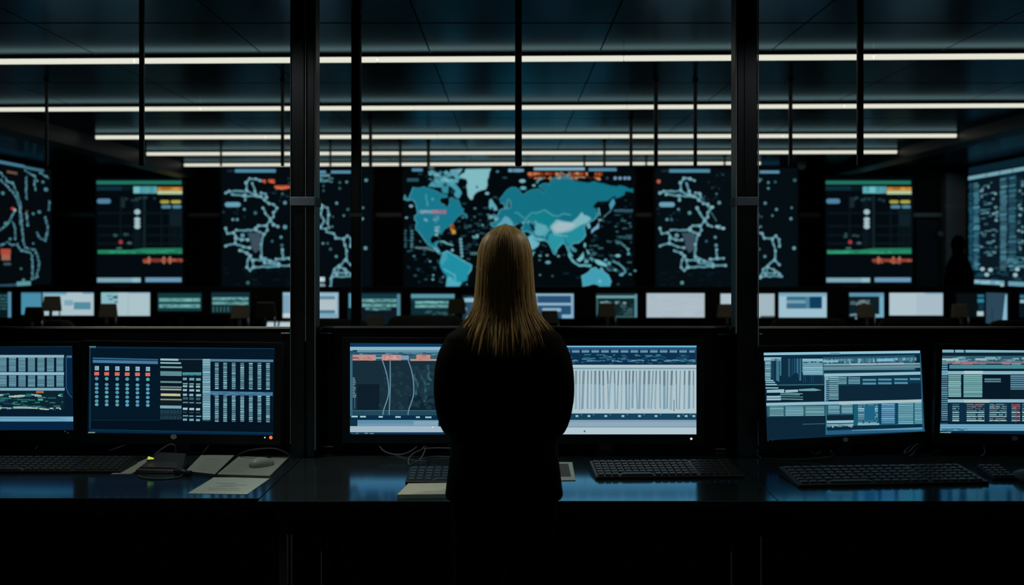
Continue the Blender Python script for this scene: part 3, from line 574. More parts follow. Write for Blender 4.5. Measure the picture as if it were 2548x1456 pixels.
# ================================================================ monitors on the near desk
def monitor(quad, plane, margins, label, draw, base, badge=None, leds=(), footx=None, led2=()):
    """quad: screen corners TL TR BR BL in the photograph; plane: (px, distance) at two columns."""
    (pa, Da), (pb, Db) = plane
    A = Vector((xat(pa,Da),Da,0)); B = Vector((xat(pb,Db),Db,0)); e = (B-A).normalized(); nrm = Vector((e.y,-e.x,0))   # towards the viewer
    def P(px, py, off=0):
        d = Vector(((px-VX)/FX,1,-(py-VY)/FX)); k = ((A+nrm*off).dot(nrm))/d.dot(nrm); return Vector((0,0,H))+d*k
    I = [P(*q) for q in quad]; l, tp, r, bt = margins
    O = [P(quad[0][0]-l,quad[0][1]-tp),P(quad[1][0]+r,quad[1][1]-tp),P(quad[2][0]+r,quad[2][1]+bt),P(quad[3][0]-l,quad[3][1]+bt)]
    cen = (O[2]+O[3])/2; t = thing('monitor',(cen.x,cen.y,DESK),label,'monitor','monitors on the long work desk'); o = t.location
    mb = MB(); f = .004
    ring = lambda pts, off: [p+nrm*off for p in pts]
    def loop(a, b): mb.add(list(a)+list(b),[(i,(i+1)%4,4+(i+1)%4,4+i) for i in range(4)])
    loop(ring(O,f-.0015),ring(O,-.03)); loop(ring(I,f),[p+(q-p)*.97+nrm*f for p,q in zip(I,O)]); loop([p+(q-p)*.97+nrm*f for p,q in zip(I,O)],ring(O,f-.0015)); loop(ring(I,-.0008),ring(I,f))
    c = sum(O,Vector())/4; bk = [c+(p-c)*.72-nrm*.05 for p in O]
    loop(ring(O,-.03),bk); mb.add(bk,[(0,1,2,3)])
    fixnormals(mb.build('housing','black',t,o))
    im = Img(lambda x,y,off: P(x,y,off),.0004); im.xf(); im.poly([quad[3],quad[2],quad[1],quad[0]],base,0); im.lim = (min(q[0] for q in quad),max(q[0] for q in quad)); draw(im); im.build(t,o)
    fx = footx if footx is not None else (quad[2][0]+quad[3][0])/2
    q = P(fx,quad[2][1],0); bx, by = q.x, q.y+.035; zb = (O[2].z+O[3].z)/2
    MB().box(bx-.035,by-.012,DESK+.012,bx+.035,by+.012,zb+.10).build('neck','black',t,o,bevel=.004)
    MB().prism([(bx+.10*math.cos(a*math.pi/12),by+.02+.04*math.sin(a*math.pi/12)) for a in range(24)],DESK,DESK+.012).build('foot','black',t,o,bevel=.003)
    if badge:
        bx_, by_, br, m = badge; p = P(bx_,by_,f)
        mb = MB(); ell = lambda off: [p+e*(br*1.3*math.cos(a*math.pi/10))/FX*p.y+Vector((0,0,br*math.sin(a*math.pi/10)/FX*p.y))+nrm*off for a in range(20)]
        mb.hexa(ell(0),ell(.0015)); fixnormals(mb.build('badge',m,t,o))
    for x, y, rr, m in leds:
        p = P(x,y,f); MB().ball(p+nrm*.0005,rr/FX*p.y,.0015,rr/FX*p.y,10,6).build('indicator_light',m,t,o)
    return t
ICY, WHT = (150,184,204), (186,204,214)
def img_left_edge(im):
    im.xf(.2336,0,840)
    for r_ in ((0,90,770,100,(16,48,72)),(0,186,682,214,(140,176,192)),(0,370,682,400,(150,184,206)),(0,536,688,566,(128,168,186)),(0,842,780,895,(112,164,192)),(0,850,640,870,(90,150,176)),(700,850,780,895,(150,186,208))): im.rect(*r_,2)
    for x in range(-410,682,101):
        im.rect(x,214,x+76,366,(70,110,128),2); im.rows(x,218,x+76,366,13,(104,146,160),3,.6)
        im.rect(x,404,x+78,526,(70,110,128),2); im.rows(x,408,x+78,526,13,(104,146,160),3,.6)
    im.rect(-410,570,685,765,(12,36,48),1); im.dashes(-410,590,670,760,90,[(40,96,104),(30,120,100),(24,60,84),(60,110,118)],30,90,14,2); im.dashes(-410,600,650,620,12,[(190,196,170),(160,180,180)],30,80,16,3)
    im.rect(405,655,458,672,(60,186,130),3); im.rect(385,570,465,592,(176,108,62),3); im.dashes(-410,735,650,760,22,[(186,194,180),(140,170,170),(190,180,120)],26,70,14,3); im.rect(140,735,285,758,(140,170,172),3)
    im.rect(712,192,766,216,(70,112,150),2); im.rect(712,216,768,600,(8,36,70),1); im.line([(705,200),(705,540),(730,600),(768,640)],10,(40,84,112),2)
    im.rect(0,900,782,985,(6,36,66),1)
def img_tables(im):
    im.xf(.2041,200,840)
    im.slant(112,118,2370,132,10,(18,52,74),2); im.slant(110,105,190,105,24,(80,130,150),2); im.slant(112,985,2350,1010,140,(4,18,32),1)
    im.rect(112,120,124,1110,(28,62,78),2); im.slant(112,1120,2350,1160,6,(22,70,92),2); im.slant(112,1130,2350,1170,22,(6,40,70),1); im.slant(120,1003,970,1003,6,(24,52,66),2); im.slant(95,1152,180,1152,14,(120,140,140),2)
    im.slant(150,243,950,262,18,(50,96,128),2); im.slant(152,272,945,288,36,(72,122,160),2)
    for i, x in enumerate((200,322,450,572,697,823)):
        dy = i*2
        im.rect(x-24,348+dy,x+26,400+dy,(150,186,200),2); im.rect(x-16,360+dy,x+10,388+dy,(120,160,178),3); im.rect(x-30,420+dy,x+28,462+dy,(226,106,98),2)
        for j, y in enumerate((505,572,620,668,722,775,818)): im.pill(x-24,y-(26 if j==0 else 20)+dy,x+22,y+18+dy,(88,150+R.randint(-10,14),168+R.randint(-12,16)),2)
    im.rect(972,262,1480,1005,(10,24,36),1)
    for x0,y0,x1,y1,c in ((975,256,1195,280,(158,190,198)),(975,300,1228,318,(150,186,196)),(975,350,1240,370,(120,160,170)),(975,410,1235,466,(96,138,146)),(975,530,1235,552,(104,140,140)),(975,594,1235,610,(120,146,140)),(975,622,1232,642,(150,166,156)),(980,682,1220,712,(190,190,146)),(975,746,1235,764,(130,146,124)),(972,828,1232,864,(120,164,178))): im.slant(x0,y0,x1,y0+4,y1-y0,c,2)
    im.rect(980,640,1235,820,(38,38,30),1); im.rows(975,880,1235,1003,14,(44,76,90),2,.5,.2,30); im.rect(1000,684,1170,708,(200,198,156),3)
    im.rect(1195,262,1490,272,(76,96,108),2); im.rect(1245,424,1475,458,(70,142,146),2)
    for i, x in enumerate((1250,1328,1410)):
        for y, h, c in ((490,30,(110,160,170)),(555,16,(120,166,176)),(582,24,(150,184,186)),(628,26,(150,186,190)),(684,28,(130,176,196)),(728,30,(60,90,100)),(785,14,(100,140,150)),(856,26,(170,200,206)),(904,14,(40,70,92)),(948,14,(120,160,180)),(988,26,(120,166,174))): im.rect(x,y+i*3,x+R.uniform(46,64),y+h+i*3,c,2)
        im.rect(x,458,x+60,470,(70,50,90),2)
    im.rect(1490,262,1585,1020,(86,128,142),1); im.rows(1490,262,1585,1022,30,(126,168,182),2,.7,.15)
    im.slant(1585,262,2352,270,30,(84,126,146),2); im.slant(1585,652,2345,668,44,(70,116,150),2); im.dashes(1590,664,2300,700,30,[(84,130,164),(60,104,136)],30,80,12,3)
    for i, x in enumerate((1640,1742,1846,1950,2055,2160,2264)):
        for y0, y1 in ((306,632),(706,1022)):
            im.rect(x,y0+i,x+44,y1+i,(44,78,92),1)
            y = y0
            while y < y1-8:
                c = R.uniform(.75,1.15); im.slant(x,y+i+R.uniform(-2,2),x+46,y+i+R.uniform(-2,2),R.uniform(11,17),tuple(int(q*c) for q in (124,166,180)),2); y += 23.5
def img_curves(im):
    im.xf(.17857,860,840)
    im.rect(62,82,2400,130,(10,56,94),1); im.rect(62,130,2400,182,(140,182,200),1); im.rect(62,182,2400,240,(40,84,108),1); im.rect(160,190,2400,205,(120,160,186),2); im.rect(100,175,160,195,(20,60,80),2); im.dashes(62,205,2400,240,60,[(70,120,140),(30,70,92),(90,140,160)],30,120,14,2)
    im.rect(62,240,2400,320,(56,92,112),1)
    for x0, x1 in ((98,420),(505,770),(985,1180),(1560,1900)):
        im.rect(x0,240,x1,320,(206,140,132),2); im.dashes(x0,240,x1-20,305,26,[(204,132,126),(214,164,152),(188,116,112),(170,148,156)],20,70,18,3)
    im.rect(420,276,505,292,(150,186,196),3); im.rect(770,250,880,310,(130,150,178),2); im.rect(98,276,180,294,(150,80,80),4); im.rect(900,300,1270,326,(190,150,136),3)
    im.rect(62,240,96,1100,(56,104,128),2); im.rect(96,322,2400,1020,(24,46,58),1); im.rect(160,650,470,1010,(14,30,42),2); im.rect(880,800,2400,1015,(16,36,48),2)
    for _ in range(130):
        x = R.choice((R.uniform(470,900),R.uniform(930,1250),R.uniform(930,1250))); im.dot(x,R.uniform(400,980),R.uniform(14,40),R.choice([(28,52,64),(26,50,61),(31,57,70)]),3)
    for p in ([(1020,490),(1060,560),(1110,640),(1170,650)],[(1110,640),(1120,760),(1090,900)],[(950,500),(990,640),(980,800)],[(1140,380),(1160,480),(1150,560),(1200,600)]): im.line(p,34,(52,92,108),3,10)
    for p in ([(510,315),(570,500),(600,700),(590,830),(530,1010),(520,1080)],[(620,325),(622,600),(618,800),(606,1080)],[(870,315),(915,450),(945,620),(945,800),(880,1010),(870,1080)]): im.line([(v.x,v.y) for v in smoothpath([(x,y,0) for x,y in p],6)],15,(104,140,160),4)
    for y in range(560,830,22): im.rect(98,y,R.uniform(120,152),y+9,(140,170,180),4)
    im.rect(122,820,132,990,(70,110,128),4); im.rect(62,1018,2400,1084,(34,72,90),2); im.rect(96,1014,2400,1022,(70,110,126),3); im.rect(62,1084,2400,1150,(10,46,72),2)
    for x0, x1 in ((82,168),(202,282),(460,518),(692,768),(980,1034),(1110,1196),(1400,1480)): im.rect(x0,1090+x0*.01,x1,1112+x0*.01,(170,200,208),3)
    im.rect(62,1150,2400,1236,(96,142,170),2); im.rect(62,1150,165,1236,(14,50,66),3); im.rect(62,1200,2400,1320,(168,186,200),2); im.rect(62,1150,165,1234,(14,50,66),3); im.rect(950,1165,2400,1226,(136,164,184),3); im.rect(1290,1180,1360,1240,(16,44,64),4)
    im.rect(62,1320,2400,1350,(12,54,92),2); im.dashes(62,1326,400,1346,12,[(70,130,150),(110,160,176)],14,50,14,3); im.dot(1215,1250,12,(220,226,230),5)
def img_bars(im):
    im.xf(.39841,1300,700)
    im.rect(-10,403,1090,412,(120,190,220),2); im.rect(0,412,1086,432,(40,84,116),1); im.rect(0,432,1075,446,(104,144,172),2)
    for x in range(-10,1086,61): im.rect(x,426,x+14,448,(18,54,82),3)
    im.rect(0,446,1082,520,(13,48,76),1); im.dashes(0,455,1070,490,60,[(30,80,108),(50,104,128),(70,124,146)],10,60,7,2); im.dashes(0,488,1080,500,70,[(90,144,164),(60,110,132)],10,40,6,3); im.dashes(0,500,1078,512,30,[(40,84,100)],10,30,7,2)
    im.rect(0,522,1086,826,(186,200,208),1); im.rect(0,541,1086,546,(110,146,160),2); im.rect(0,546,1086,552,(160,180,192),2)
    x = 10
    while x < 1070:
        w = R.uniform(7,15); sl = R.uniform(-14,6); ym = 645+R.uniform(-8,8); c = R.choice([(118,142,152),(130,152,162),(106,132,144)])
        im.poly([(x,558),(x+w,558),(x+w+sl*.4,ym),(x+sl*.4,ym)],c,2); c2 = R.choice([(138,168,184),(150,174,186),(128,158,176)])
        im.poly([(x+sl*.4,ym),(x+w+sl*.4,ym),(x+w*1.1+sl,798+R.uniform(-6,6)),(x+sl,798+R.uniform(-6,6))],c2,2)
        x += w+R.uniform(9,19)
    im.rect(944,740,949,812,(96,120,128),3); im.rect(0,824,1084,864,(22,66,92),1)
    for x in (340,415,520,627,731,834,975,1022,1070): im.rect(x-8,836,x+9,848,(160,190,200),2); im.rect(x+25,828,x+32,838,(80,120,130),2)
    im.rect(0,866,1086,914,(134,158,178),1); im.rect(0,880,1086,906,(148,170,188),2); im.rect(0,914,1086,956,(188,202,212),1); im.dot(388,937,6,(90,100,110),2)
def img_windows(im):
    im.xf(.18543,1880,850)
    s = lambda x0,y0,x1,h,c,l=2,k=-.0134: im.slant(x0,y0+(x0-110)*k*0,x1,y0+(x1-x0)*k,h,c,l)
    s(110,150,2207,34,(146,194,208),2); s(130,186,2200,30,(14,44,72),1); s(1000,150,1130,26,(100,150,170),3,-.01)
    im.poly([(200,225),(905,225),(925,560),(220,575)],(12,44,66),1)
    x = 205
    while x < 640: im.slant(x,228,x+R.uniform(8,30),228,R.uniform(180,330),R.choice([(24,66,92),(44,92,118),(16,44,64),(66,116,138)]),2); x += R.uniform(14,44)
    for x in range(640,910,26): im.rect(x,450,x+9,555,R.choice([(34,70,88),(20,50,68)]),2)
    im.rect(115,212,345,258,(150,188,204),2); im.rows(128,268,205,545,22,(128,172,184),3,.7)
    for i, y in enumerate((515,540,570,615)): im.slant(135,y,240+i*22,y,16,(150,190,204),3)
    s(150,580,920,14,(56,104,116),2); im.rect(150,594,930,800,(12,34,46),1); im.poly([(150,650),(385,640),(385,684),(150,688)],(150,190,204),3); im.slant(400,650,570,644,34,(150,190,204),3); im.poly([(580,640),(780,628),(890,652),(800,664),(580,664)],(110,160,174),2)
    for y in (690,705,735,765): im.slant(330,y+R.uniform(-6,6),R.uniform(580,640),y+6,R.uniform(6,12),(120,170,180),3)
    for y in (730,764): im.slant(150,y,340,y-2,26,(156,190,206),3)
    im.poly([(625,228),(905,228),(915,455),(640,455)],(70,120,140),2); im.rows(635,262,905,455,27,(136,180,194),3,.72); im.rect(630,232,905,262,(140,184,200),3); im.dashes(640,265,900,285,12,[(20,56,78)],14,40,12,4)
    im.poly([(905,210),(2140,180),(2150,400),(905,430)],(40,84,104),1)
    x = 905
    while x < 2140: im.slant(x,236-(x-905)*.018,x+30,236-(x-905)*.018,R.uniform(30,66),R.choice([(96,146,160),(70,120,138),(120,170,182),(52,100,120)]),2); x += R.uniform(10,26)
    im.slant(905,255,1110,250,26,(140,180,196),3); im.slant(1630,235,1850,228,34,(130,180,210),3)
    s(915,300,2210,22,(130,166,176),3,-.01); im.slant(1270,294,1625,290,26,(156,176,190),4); im.slant(1640,290,1990,284,24,(160,176,192),4); s(915,336,2210,34,(106,140,150),3,-.014); s(915,368,2130,16,(90,140,156),3,-.006); s(920,388,2160,32,(18,52,68),2,-.012)
    s(920,432,2218,40,(150,190,204),3,-.021); im.rect(925,475,980,800,(120,170,186),2); im.rows(985,476,1115,800,26,(120,168,180),3,.66); im.rows(945,520,985,800,26,(20,56,84),4,.6)
    im.poly([(1110,480),(2215,455),(2220,560),(1110,596)],(14,54,76),1); im.poly([(1118,596),(2222,556),(2226,772),(1118,800)],(13,38,56),1)
    im.rows(1110,478,1225,590,20,(110,160,174),3,.66); im.rows(1245,476,1405,585,20,(110,160,174),3,.66)
    for x in (1437,1645,1862,2070): 
        im.rect(x,502-(x-1437)*.018,x+(180 if x<2000 else 140),528-(x-1437)*.018,(86,140,166),3); 
        if x < 2000: im.rect(x,550-(x-1437)*.018,x+180,578-(x-1437)*.018,(86,140,166),3)
    s(145,824,2230,40,(150,190,206),3,-.022); im.slant(1120,812,2230,776,36,(176,194,198),4)
    im.poly([(150,866),(930,850),(945,1000),(158,1012)],(50,94,110),1)
    for x0, x1 in ((190,380),(402,645),(670,925)): im.rows(x0,872,x1,1004,22,(120,168,178),3,.66)
    im.poly([(158,1012),(945,996),(948,1262),(158,1290)],(12,38,56),2); im.slant(630,1106,930,1098,8,(60,110,126),3); im.rect(925,810,965,1240,(30,84,104),3) if False else im.rect(940,840,958,1250,(50,104,124),3)
    im.poly([(958,850),(1310,840),(1310,985),(958,990)],(40,84,104),1); im.rows(975,850,1130,984,21,(116,164,178),3,.66); im.rows(1155,846,1305,976,21,(116,164,178),3,.66)
    im.poly([(955,990),(1315,984),(1318,1190),(955,1195)],(12,38,56),1); im.slant(955,1062,1315,1056,34,(150,190,206),3); im.slant(955,1106,1315,1100,34,(120,160,174),3); im.dashes(960,1106,1300,1136,14,[(150,170,180),(96,140,156)],20,60,24,4)
    im.poly([(1315,840),(2240,820),(2255,1110),(1318,1130)],(24,92,116),1)
    im.rows(1375,840,1640,1110,27,(120,160,180),3,.62,.3,90); im.rect(1460,860,1600,1060,(28,98,134),4); im.rows(1690,836,1870,1104,27,(104,152,186),3,.72,.12); im.rows(1915,826,2120,1110,24,(120,170,182),3,.66,.1); im.rows(2135,822,2250,1106,24,(120,170,182),3,.66,.1)
    im.rect(1650,836,1690,1105,(14,66,92),2); im.rect(1872,830,1912,1105,(14,66,92),2); im.slant(1370,1100,1660,1094,26,(130,176,190),4)
    s(960,1150,2250,40,(12,42,64),2,-.024); im.poly([(948,1196),(2260,1150),(2270,1205),(948,1254)],(38,92,128),2); im.poly([(1290,1188),(2260,1150),(2262,1180),(1290,1198)],(96,150,176),3); im.poly([(2205,160),(2222,160),(2262,1190),(2240,1190)],(34,90,116),4)
def img_rows(im):
    im.xf(.25389,2310,850)
    im.rect(135,80,1900,108,(132,176,192),2); im.rect(250,80,262,108,(20,50,66),3); im.rect(345,80,366,108,(60,100,116),3); im.rect(135,110,1900,140,(12,34,48),1); im.rect(130,140,1900,190,(50,92,108),1)
    im.dashes(135,145,1900,188,80,[(104,146,156),(130,170,178),(34,74,96),(70,110,130)],30,110,18,2); im.rect(135,166,292,186,(176,196,190),3); im.rect(460,164,570,186,(150,180,192),3)
    im.rect(130,192,1900,218,(120,110,130),2); im.dashes(210,196,1900,214,40,[(176,120,134),(140,96,116),(120,140,150)],40,120,16,3); im.rect(205,228,1900,266,(70,138,148),2); im.rect(130,270,1900,286,(14,36,50),1)
    im.rect(130,290,1900,322,(140,182,194),2); im.rect(350,288,535,320,(176,200,206),3); im.rows(128,195,190,780,21,(96,146,168),3,.6)
    im.rect(195,326,320,546,(60,104,112),1); im.rows(195,328,322,548,20,(132,176,176),3,.66); im.rect(345,326,530,548,(60,108,116),1); im.rows(345,328,530,550,20,(130,180,178),3,.66); im.rect(535,330,800,560,(8,24,38),1); im.rows(550,362,715,405,22,(80,120,136),2,.7); im.rect(800,330,1900,560,(10,30,44),1); im.rows(805,332,1100,480,21,(100,140,160),3,.66); im.rows(1150,332,1880,540,21,(100,150,164),3,.66)
    im.rect(190,566,1900,598,(150,184,200),2); im.rect(350,570,600,600,(180,198,196),3); im.rect(115,800,190,806,(60,90,110),1); im.rect(200,600,1900,790,(12,44,66),1)
    for x0, x1 in ((235,302),(375,550),(598,768),(815,900),(920,1100),(1150,1400),(1440,1800)):
        im.rows(x0,612,x1,790,20,(90,130,142),3,.55,.3,70); im.rows(x0,690,x1,786,40,(176,196,200),4,.22,.1)
        if x0 > 300: im.dashes(x0,615,x1,650,7,[(140,76,88),(130,90,104)],20,60,7,4); im.dashes(x0,650,x1,780,5,[(104,56,80)],6,14,14,4)
    im.rect(862,640,886,780,(110,52,66),4); im.rect(820,612,890,640,(140,56,68),4); im.rect(110,810,1900,876,(96,150,180),2); im.rows(110,815,1900,876,22,(120,170,194),3,.5); im.dashes(110,850,390,872,18,[(60,110,140)],20,60,10,4); im.rect(106,888,222,898,(150,180,190),3); im.rect(106,880,1900,905,(10,38,66),1)
MP = 4.41
monitor([(-270,864),(181,861),(184,1070),(-274,1072)],((-270,MP+.03),(181,MP)),(14,10,14,24),'monitor showing tables, leftmost on the desk and cut by the photo edge',img_left_edge,(6,28,46),leds=((162,1074,2.4,'badgew'),(169,1078,2,'badge')),footx=-40)
monitor([(222,861),(684,866),(680,1083),(218,1078)],((222,MP),(684,MP)),(18,13,18,24),'monitor with red squares and teal number columns above the pale pads',img_tables,(4,24,40),badge=(432,1087,6,'badge'),leds=((659,1089,1.8,'ledwhite'),(674,1089,4.3,'ledorange')))
monitor([(871,853),(1240,857),(1240,1082),(871,1080)],((871,MP),(1240,MP)),(20,14,12,22),'monitor with curved lines and red bars, left of the standing woman',img_curves,(12,40,60),footx=1130)
monitor([(1282,861),(1733,859),(1733,1081),(1282,1081)],((1282,MP),(1733,MP)),(12,14,20,24),'monitor filled with pale vertical stripes, right of the standing woman',img_bars,(30,70,100),leds=((1720,1092,3,'ledwhite'),))
monitor([(1899,877),(2290,872),(2302,1074),(1908,1096)],((1899,4.36),(2302,4.46)),(18,16,16,22),'tilted monitor crowded with blue windows, right of the right black post',img_windows,(10,40,60),badge=(2104,1094,5.5,'badgew'),leds=((1911,1097,2.2,'badgew'),(1922,1096,2.6,'badgew')))
monitor([(2344,870),(2800,874),(2806,1086),(2338,1077)],((2344,4.41),(2800,4.38)),(16,14,18,26),'monitor with green rows and red marks, rightmost on the desk',img_rows,(8,32,48),badge=(2525,1091,6,'badge'))
# ================================================================ things lying on the near desk
def keyboard(fl, fr, depth, label, keym='key', rows=6, cols=20, cat='keyboard', hback=.034, group='keyboards on the long work desk', dz=0):
    """fl, fr: photograph pixels of the two front corners on the worktop."""
    A, B = ondesk(*fl), ondesk(*fr); e = (B-A); w = e.length; e.normalize(); nb = Vector((-e.y,e.x,0))
    t = thing('keyboard',A+e*w/2+nb*depth/2,label,cat,group); o = t.location
    zf = .012
    def q(u, v, h): return A+e*(u*w)+nb*(v*depth)+Vector((0,0,(zf+(hback-zf)*v)+h+dz))
    mb = MB(); mb.hexa([A+Vector((0,0,dz)),B+Vector((0,0,dz)),B+nb*depth+Vector((0,0,dz)),A+nb*depth+Vector((0,0,dz))],[q(0,0,0),q(1,0,0),q(1,1,0),q(0,1,0)])
    mb.build('body','kbody',t,o,bevel=.004)
    mb = MB(); pv = .90/rows
    for r in range(rows):
        v0 = .05+pv*r; v1 = v0+pv*.78
        if r == rows-1: v0 += .02; v1 += .02
        u = .018; pu = .964/cols; k = 0
        while k < cols:
            sp = 1
            if r == 0 and 3 <= k < 8: sp = 5
            if cols > 16 and k in (14,18) and rows > 4: k += .35; u = .018+pu*k
            n = min(sp,cols-k); u0 = .018+pu*k; u1 = u0+pu*n*.86 if n == 1 else u0+pu*(n-.14)
            if u0 >= .985: break
            u1 = min(u1,.984); i0 = (u1-u0)*.1; j0 = (v1-v0)*.12
            mb.hexa([q(u0,v0,.0002),q(u1,v0,.0002),q(u1,v1,.0002),q(u0,v1,.0002)],[q(u0+i0,v0+j0,.006),q(u1-i0,v0+j0,.006),q(u1-i0,v1-j0,.006),q(u0+i0,v1-j0,.006)])
            k += n
    mb.build('keys',keym,t,o)
    return t
keyboard((-110,1180),(300,1179),.19,'dark keyboard on the left desk section, cut by the photo edge')
keyboard((1008,1206),(1330,1206),.17,'bluish keyboard half hidden behind the standing woman',keym='keyreflect',rows=5,cols=15)
keyboard((1483,1194),(1852,1190),.205,'dark keyboard below the monitor with vertical stripes')
keyboard((1988,1214),(2462,1206),.23,'large dark keyboard turned slightly below the tilted blue monitor')
keyboard((2472,1196),(2530,1196),.14,'small dark keypad between the large keyboard and the black device',rows=5,cols=3,cat='keypad',group=None)
def slab(name, pts, h, label, cat, m, mside=None, group=None, marks=None, z=DESK, part='cover'):
    q = [ondesk(px,py,z+h) for px,py in pts]; c = sum(q,Vector())/len(q)
    t = thing(name,(c.x,c.y,z),label,cat,group); o = t.location
    f = [Vector((p.x,p.y,z+.0003)) for p in q]
    if h > .004:
        MB().hexa([p.copy() for p in f],[Vector((p.x,p.y,z+h-.0015)) for p in q]).build('page_block',mside or m,t,o)
        MB().hexa([Vector((p.x,p.y,z+h-.0014)) for p in q],q).build(part,m,t,o)
    else: MB().hexa(f,q).build('sheet',m,t,o)
    if marks:
        mb = MB(); a, b, c_, d = q[:4]
        for u0, u1, v in marks:
            P = lambda u, v: a.lerp(b,u).lerp(d.lerp(c_,u),v)+Vector((0,0,.0004))
            mb.add([P(u0,v),P(u1,v),P(u1,v+.018),P(u0,v+.018)],[(0,1,2,3)])
        mb.build('faint_lines','ink',t,o)
    return t
lines = [(.25,.8,.2),(.2,.75,.3),(.3,.62,.42),(.35,.78,.5),(.2,.55,.6)]
slab('paper_sheet',[(466,1228),(614,1230),(675,1188),(532,1188)],.0012,'loose pale sheet of paper nearest the front edge of the left desk section','paper','paper',marks=lines)
slab('notepad',[(462,1172),(535,1180),(583,1133),(501,1132)],.012,'pale notepad left of the one under the grey mouse','notepad','pad','padedge',group='pale notepads on the left desk section',marks=[(.2,.8,.15+.1*i) for i in range(7)])
slab('notepad',[(540,1180),(671,1184),(717,1139),(594,1136)],.012,'pale notepad with the grey mouse resting on it','notepad','pad','padedge',group='pale notepads on the left desk section',marks=[(.06,.45,.15+.1*i) for i in range(7)])
slab('paper_sheet',[(275,1180),(326,1179),(400,1136),(372,1138)],.003,'narrow pale folded paper partly under the black device with a yellow light','paper','pad','padedge')
nb = slab('notebook',[(988,1231),(1160,1229),(1150,1201),(1016,1203)],.016,'cream notebook at the front edge left of the woman','notebook','cream','cream')
slab('photo_card',[(1352,1196),(1432,1195),(1424,1150),(1356,1150)],.0025,'white bordered card right of the woman','card','paper',marks=None)
q = [ondesk(px,py,DESK+.0031) for px,py in ((1358,1187),(1421,1186),(1414,1154),(1361,1154))]; card = bpy.data.objects['photo_card']
MB().add(q,[(0,1,2,3)]).build('dark_picture','padedge',card,card.location)
# grey mouse on the notepad
def mouse(px, py, z, rz, label, m, led=None, L=.112, Wd=.066, hh=.036):
    c = ondesk(px,py,z); t = thing('computer_mouse',(c.x,c.y,z),label,'mouse',rz=rz); mb = MB(); rings = []
    for j in range(8):
        f = j/7; s = math.sqrt(max(0,1-f**2.6)) if j < 7 else .12
        rings.append([(Wd/2*s*math.copysign(abs(math.cos(a))**.8,math.cos(a)), L/2*s*math.copysign(abs(math.sin(a))**.8,math.sin(a))-.012*f*(1-s*.2), hh*f) for a in (2*math.pi*k/20 for k in range(20))])
    mb.loft(rings); b = mb.build('shell',m,t,smooth=True)
    MB().box(-.0008,.004,hh*.74,.0008,L*.40,hh*.9).build('button_gap','cabledark',t)
    MB().tube([(-.004,L*.22,hh*.80),(.004,L*.22,hh*.80)],.009,12).build('scroll_wheel','cabledark',t)
    if led: MB().ball((-.01,-.0,hh*.97),.012,.007,.004).build('indicator_light',led,t,smooth=True)
    return t
mouse(652,1159,DESK+.0122,-.75,'pale grey mouse on the notepad beside the left black post','mouse')
mouse(2572,1200,DESK,.2,'black rounded device with a teal light at the right photo edge','black','ledteal',.2,.12,.05)
# wedge device with the yellow light
c = ondesk(404,1180); t = thing('desk_device',(c.x,c.y+.08,DESK),'black wedge shaped device with a yellow light among cables','device'); o = t.location
x0, x1, y0, y1 = c.x-.12, c.x+.085, c.y, c.y+.17
MB().hexa([(x0,y0,DESK),(x1,y0,DESK),(x1-.03,y1,DESK),(x0+.04,y1,DESK)],[(x0+.01,y0+.012,DESK+.018),(x1-.01,y0+.012,DESK+.014),(x1-.04,y1-.01,DESK+.055),(x0+.05,y1-.01,DESK+.06)]).build('body','black',t,o,bevel=.006,seg=3)
MB().hexa([(x0+.02,y0+.02,DESK+.0205),(x1-.03,y0+.02,DESK+.0175),(x1-.05,y0+.07,DESK+.031),(x0+.035,y0+.07,DESK+.0335)],[(x0+.02,y0+.02,DESK+.025),(x1-.03,y0+.02,DESK+.022),(x1-.05,y0+.07,DESK+.036),(x0+.035,y0+.07,DESK+.038)]).build('top_plate','key',t,o,bevel=.002)
p = ondesk(374,1142,DESK+.05); MB().hexa([(p.x-.009,p.y-.006,DESK+.048),(p.x+.014,p.y-.002,DESK+.049),(p.x+.014,p.y+.004,DESK+.051),(p.x-.009,p.y+.006,DESK+.051)],[(p.x-.009,p.y-.006,DESK+.058),(p.x+.014,p.y-.002,DESK+.0515),(p.x+.014,p.y+.004,DESK+.0525),(p.x-.009,p.y+.006,DESK+.059)]).build('indicator_light','ledyellow',t,o)
# small adapter with knobs beside the pad
c = ondesk(455,1184); t = thing('cable_adapter',(c.x,c.y,DESK),'small grey cable adapter between the black device and the notepads','adapter'); o = t.location
MB().tube([(c.x-.04,c.y+.03,DESK+.014),(c.x-.01,c.y+.012,DESK+.013),(c.x+.02,c.y-.005,DESK+.012)],[.011,.013,.01],10).build('body','cabledark',t,o,smooth=True)
MB().tube([(c.x+.018,c.y-.004,DESK+.012),(c.x+.035,c.y-.012,DESK+.012)],.0115,10).build('ring','kbody',t,o,smooth=True)
# cables
def cable(pts, r, label, m='cable', cat='cable', group='loose cables on the work desk'):
    q = []
    for p in pts:
        v = ondesk(p[0],p[1],DESK+r) if len(p) == 2 else at(p[0],p[1],p[2])
        if v.z < DESK+r: v.z = DESK+r
        q.append(v)
    c = sum(q,Vector())/len(q); t = MB().tube(smoothpath(q,8),r,8).build('cable',m,None,(c.x,c.y,DESK),smooth=True)
    return tag(t,label,cat,group)
cable([(438,1139),(436,1112,4.33),(424,1106,4.33),(402,1118,4.3),(385,1132,4.2),(366,1147)],.0032,'grey cable arching up from the black device with a yellow light')
cable([(344,1184),(360,1190),(400,1192),(438,1189),(456,1182)],.0036,'grey cable loop lying in front of the black device with a yellow light','cable')
cable([(585,1137),(610,1124,4.3),(650,1117,4.3),(690,1118,4.3),(722,1133,4.3),(735,1140)],.0034,'cable arching from the grey mouse towards the left black post','cabledark')
cable([(270,1122,4.36),(300,1112,4.38),(340,1097,4.48),(360,1090,4.48)],.0028,'faint cable rising to the left of the black device with a yellow light','cabledark')
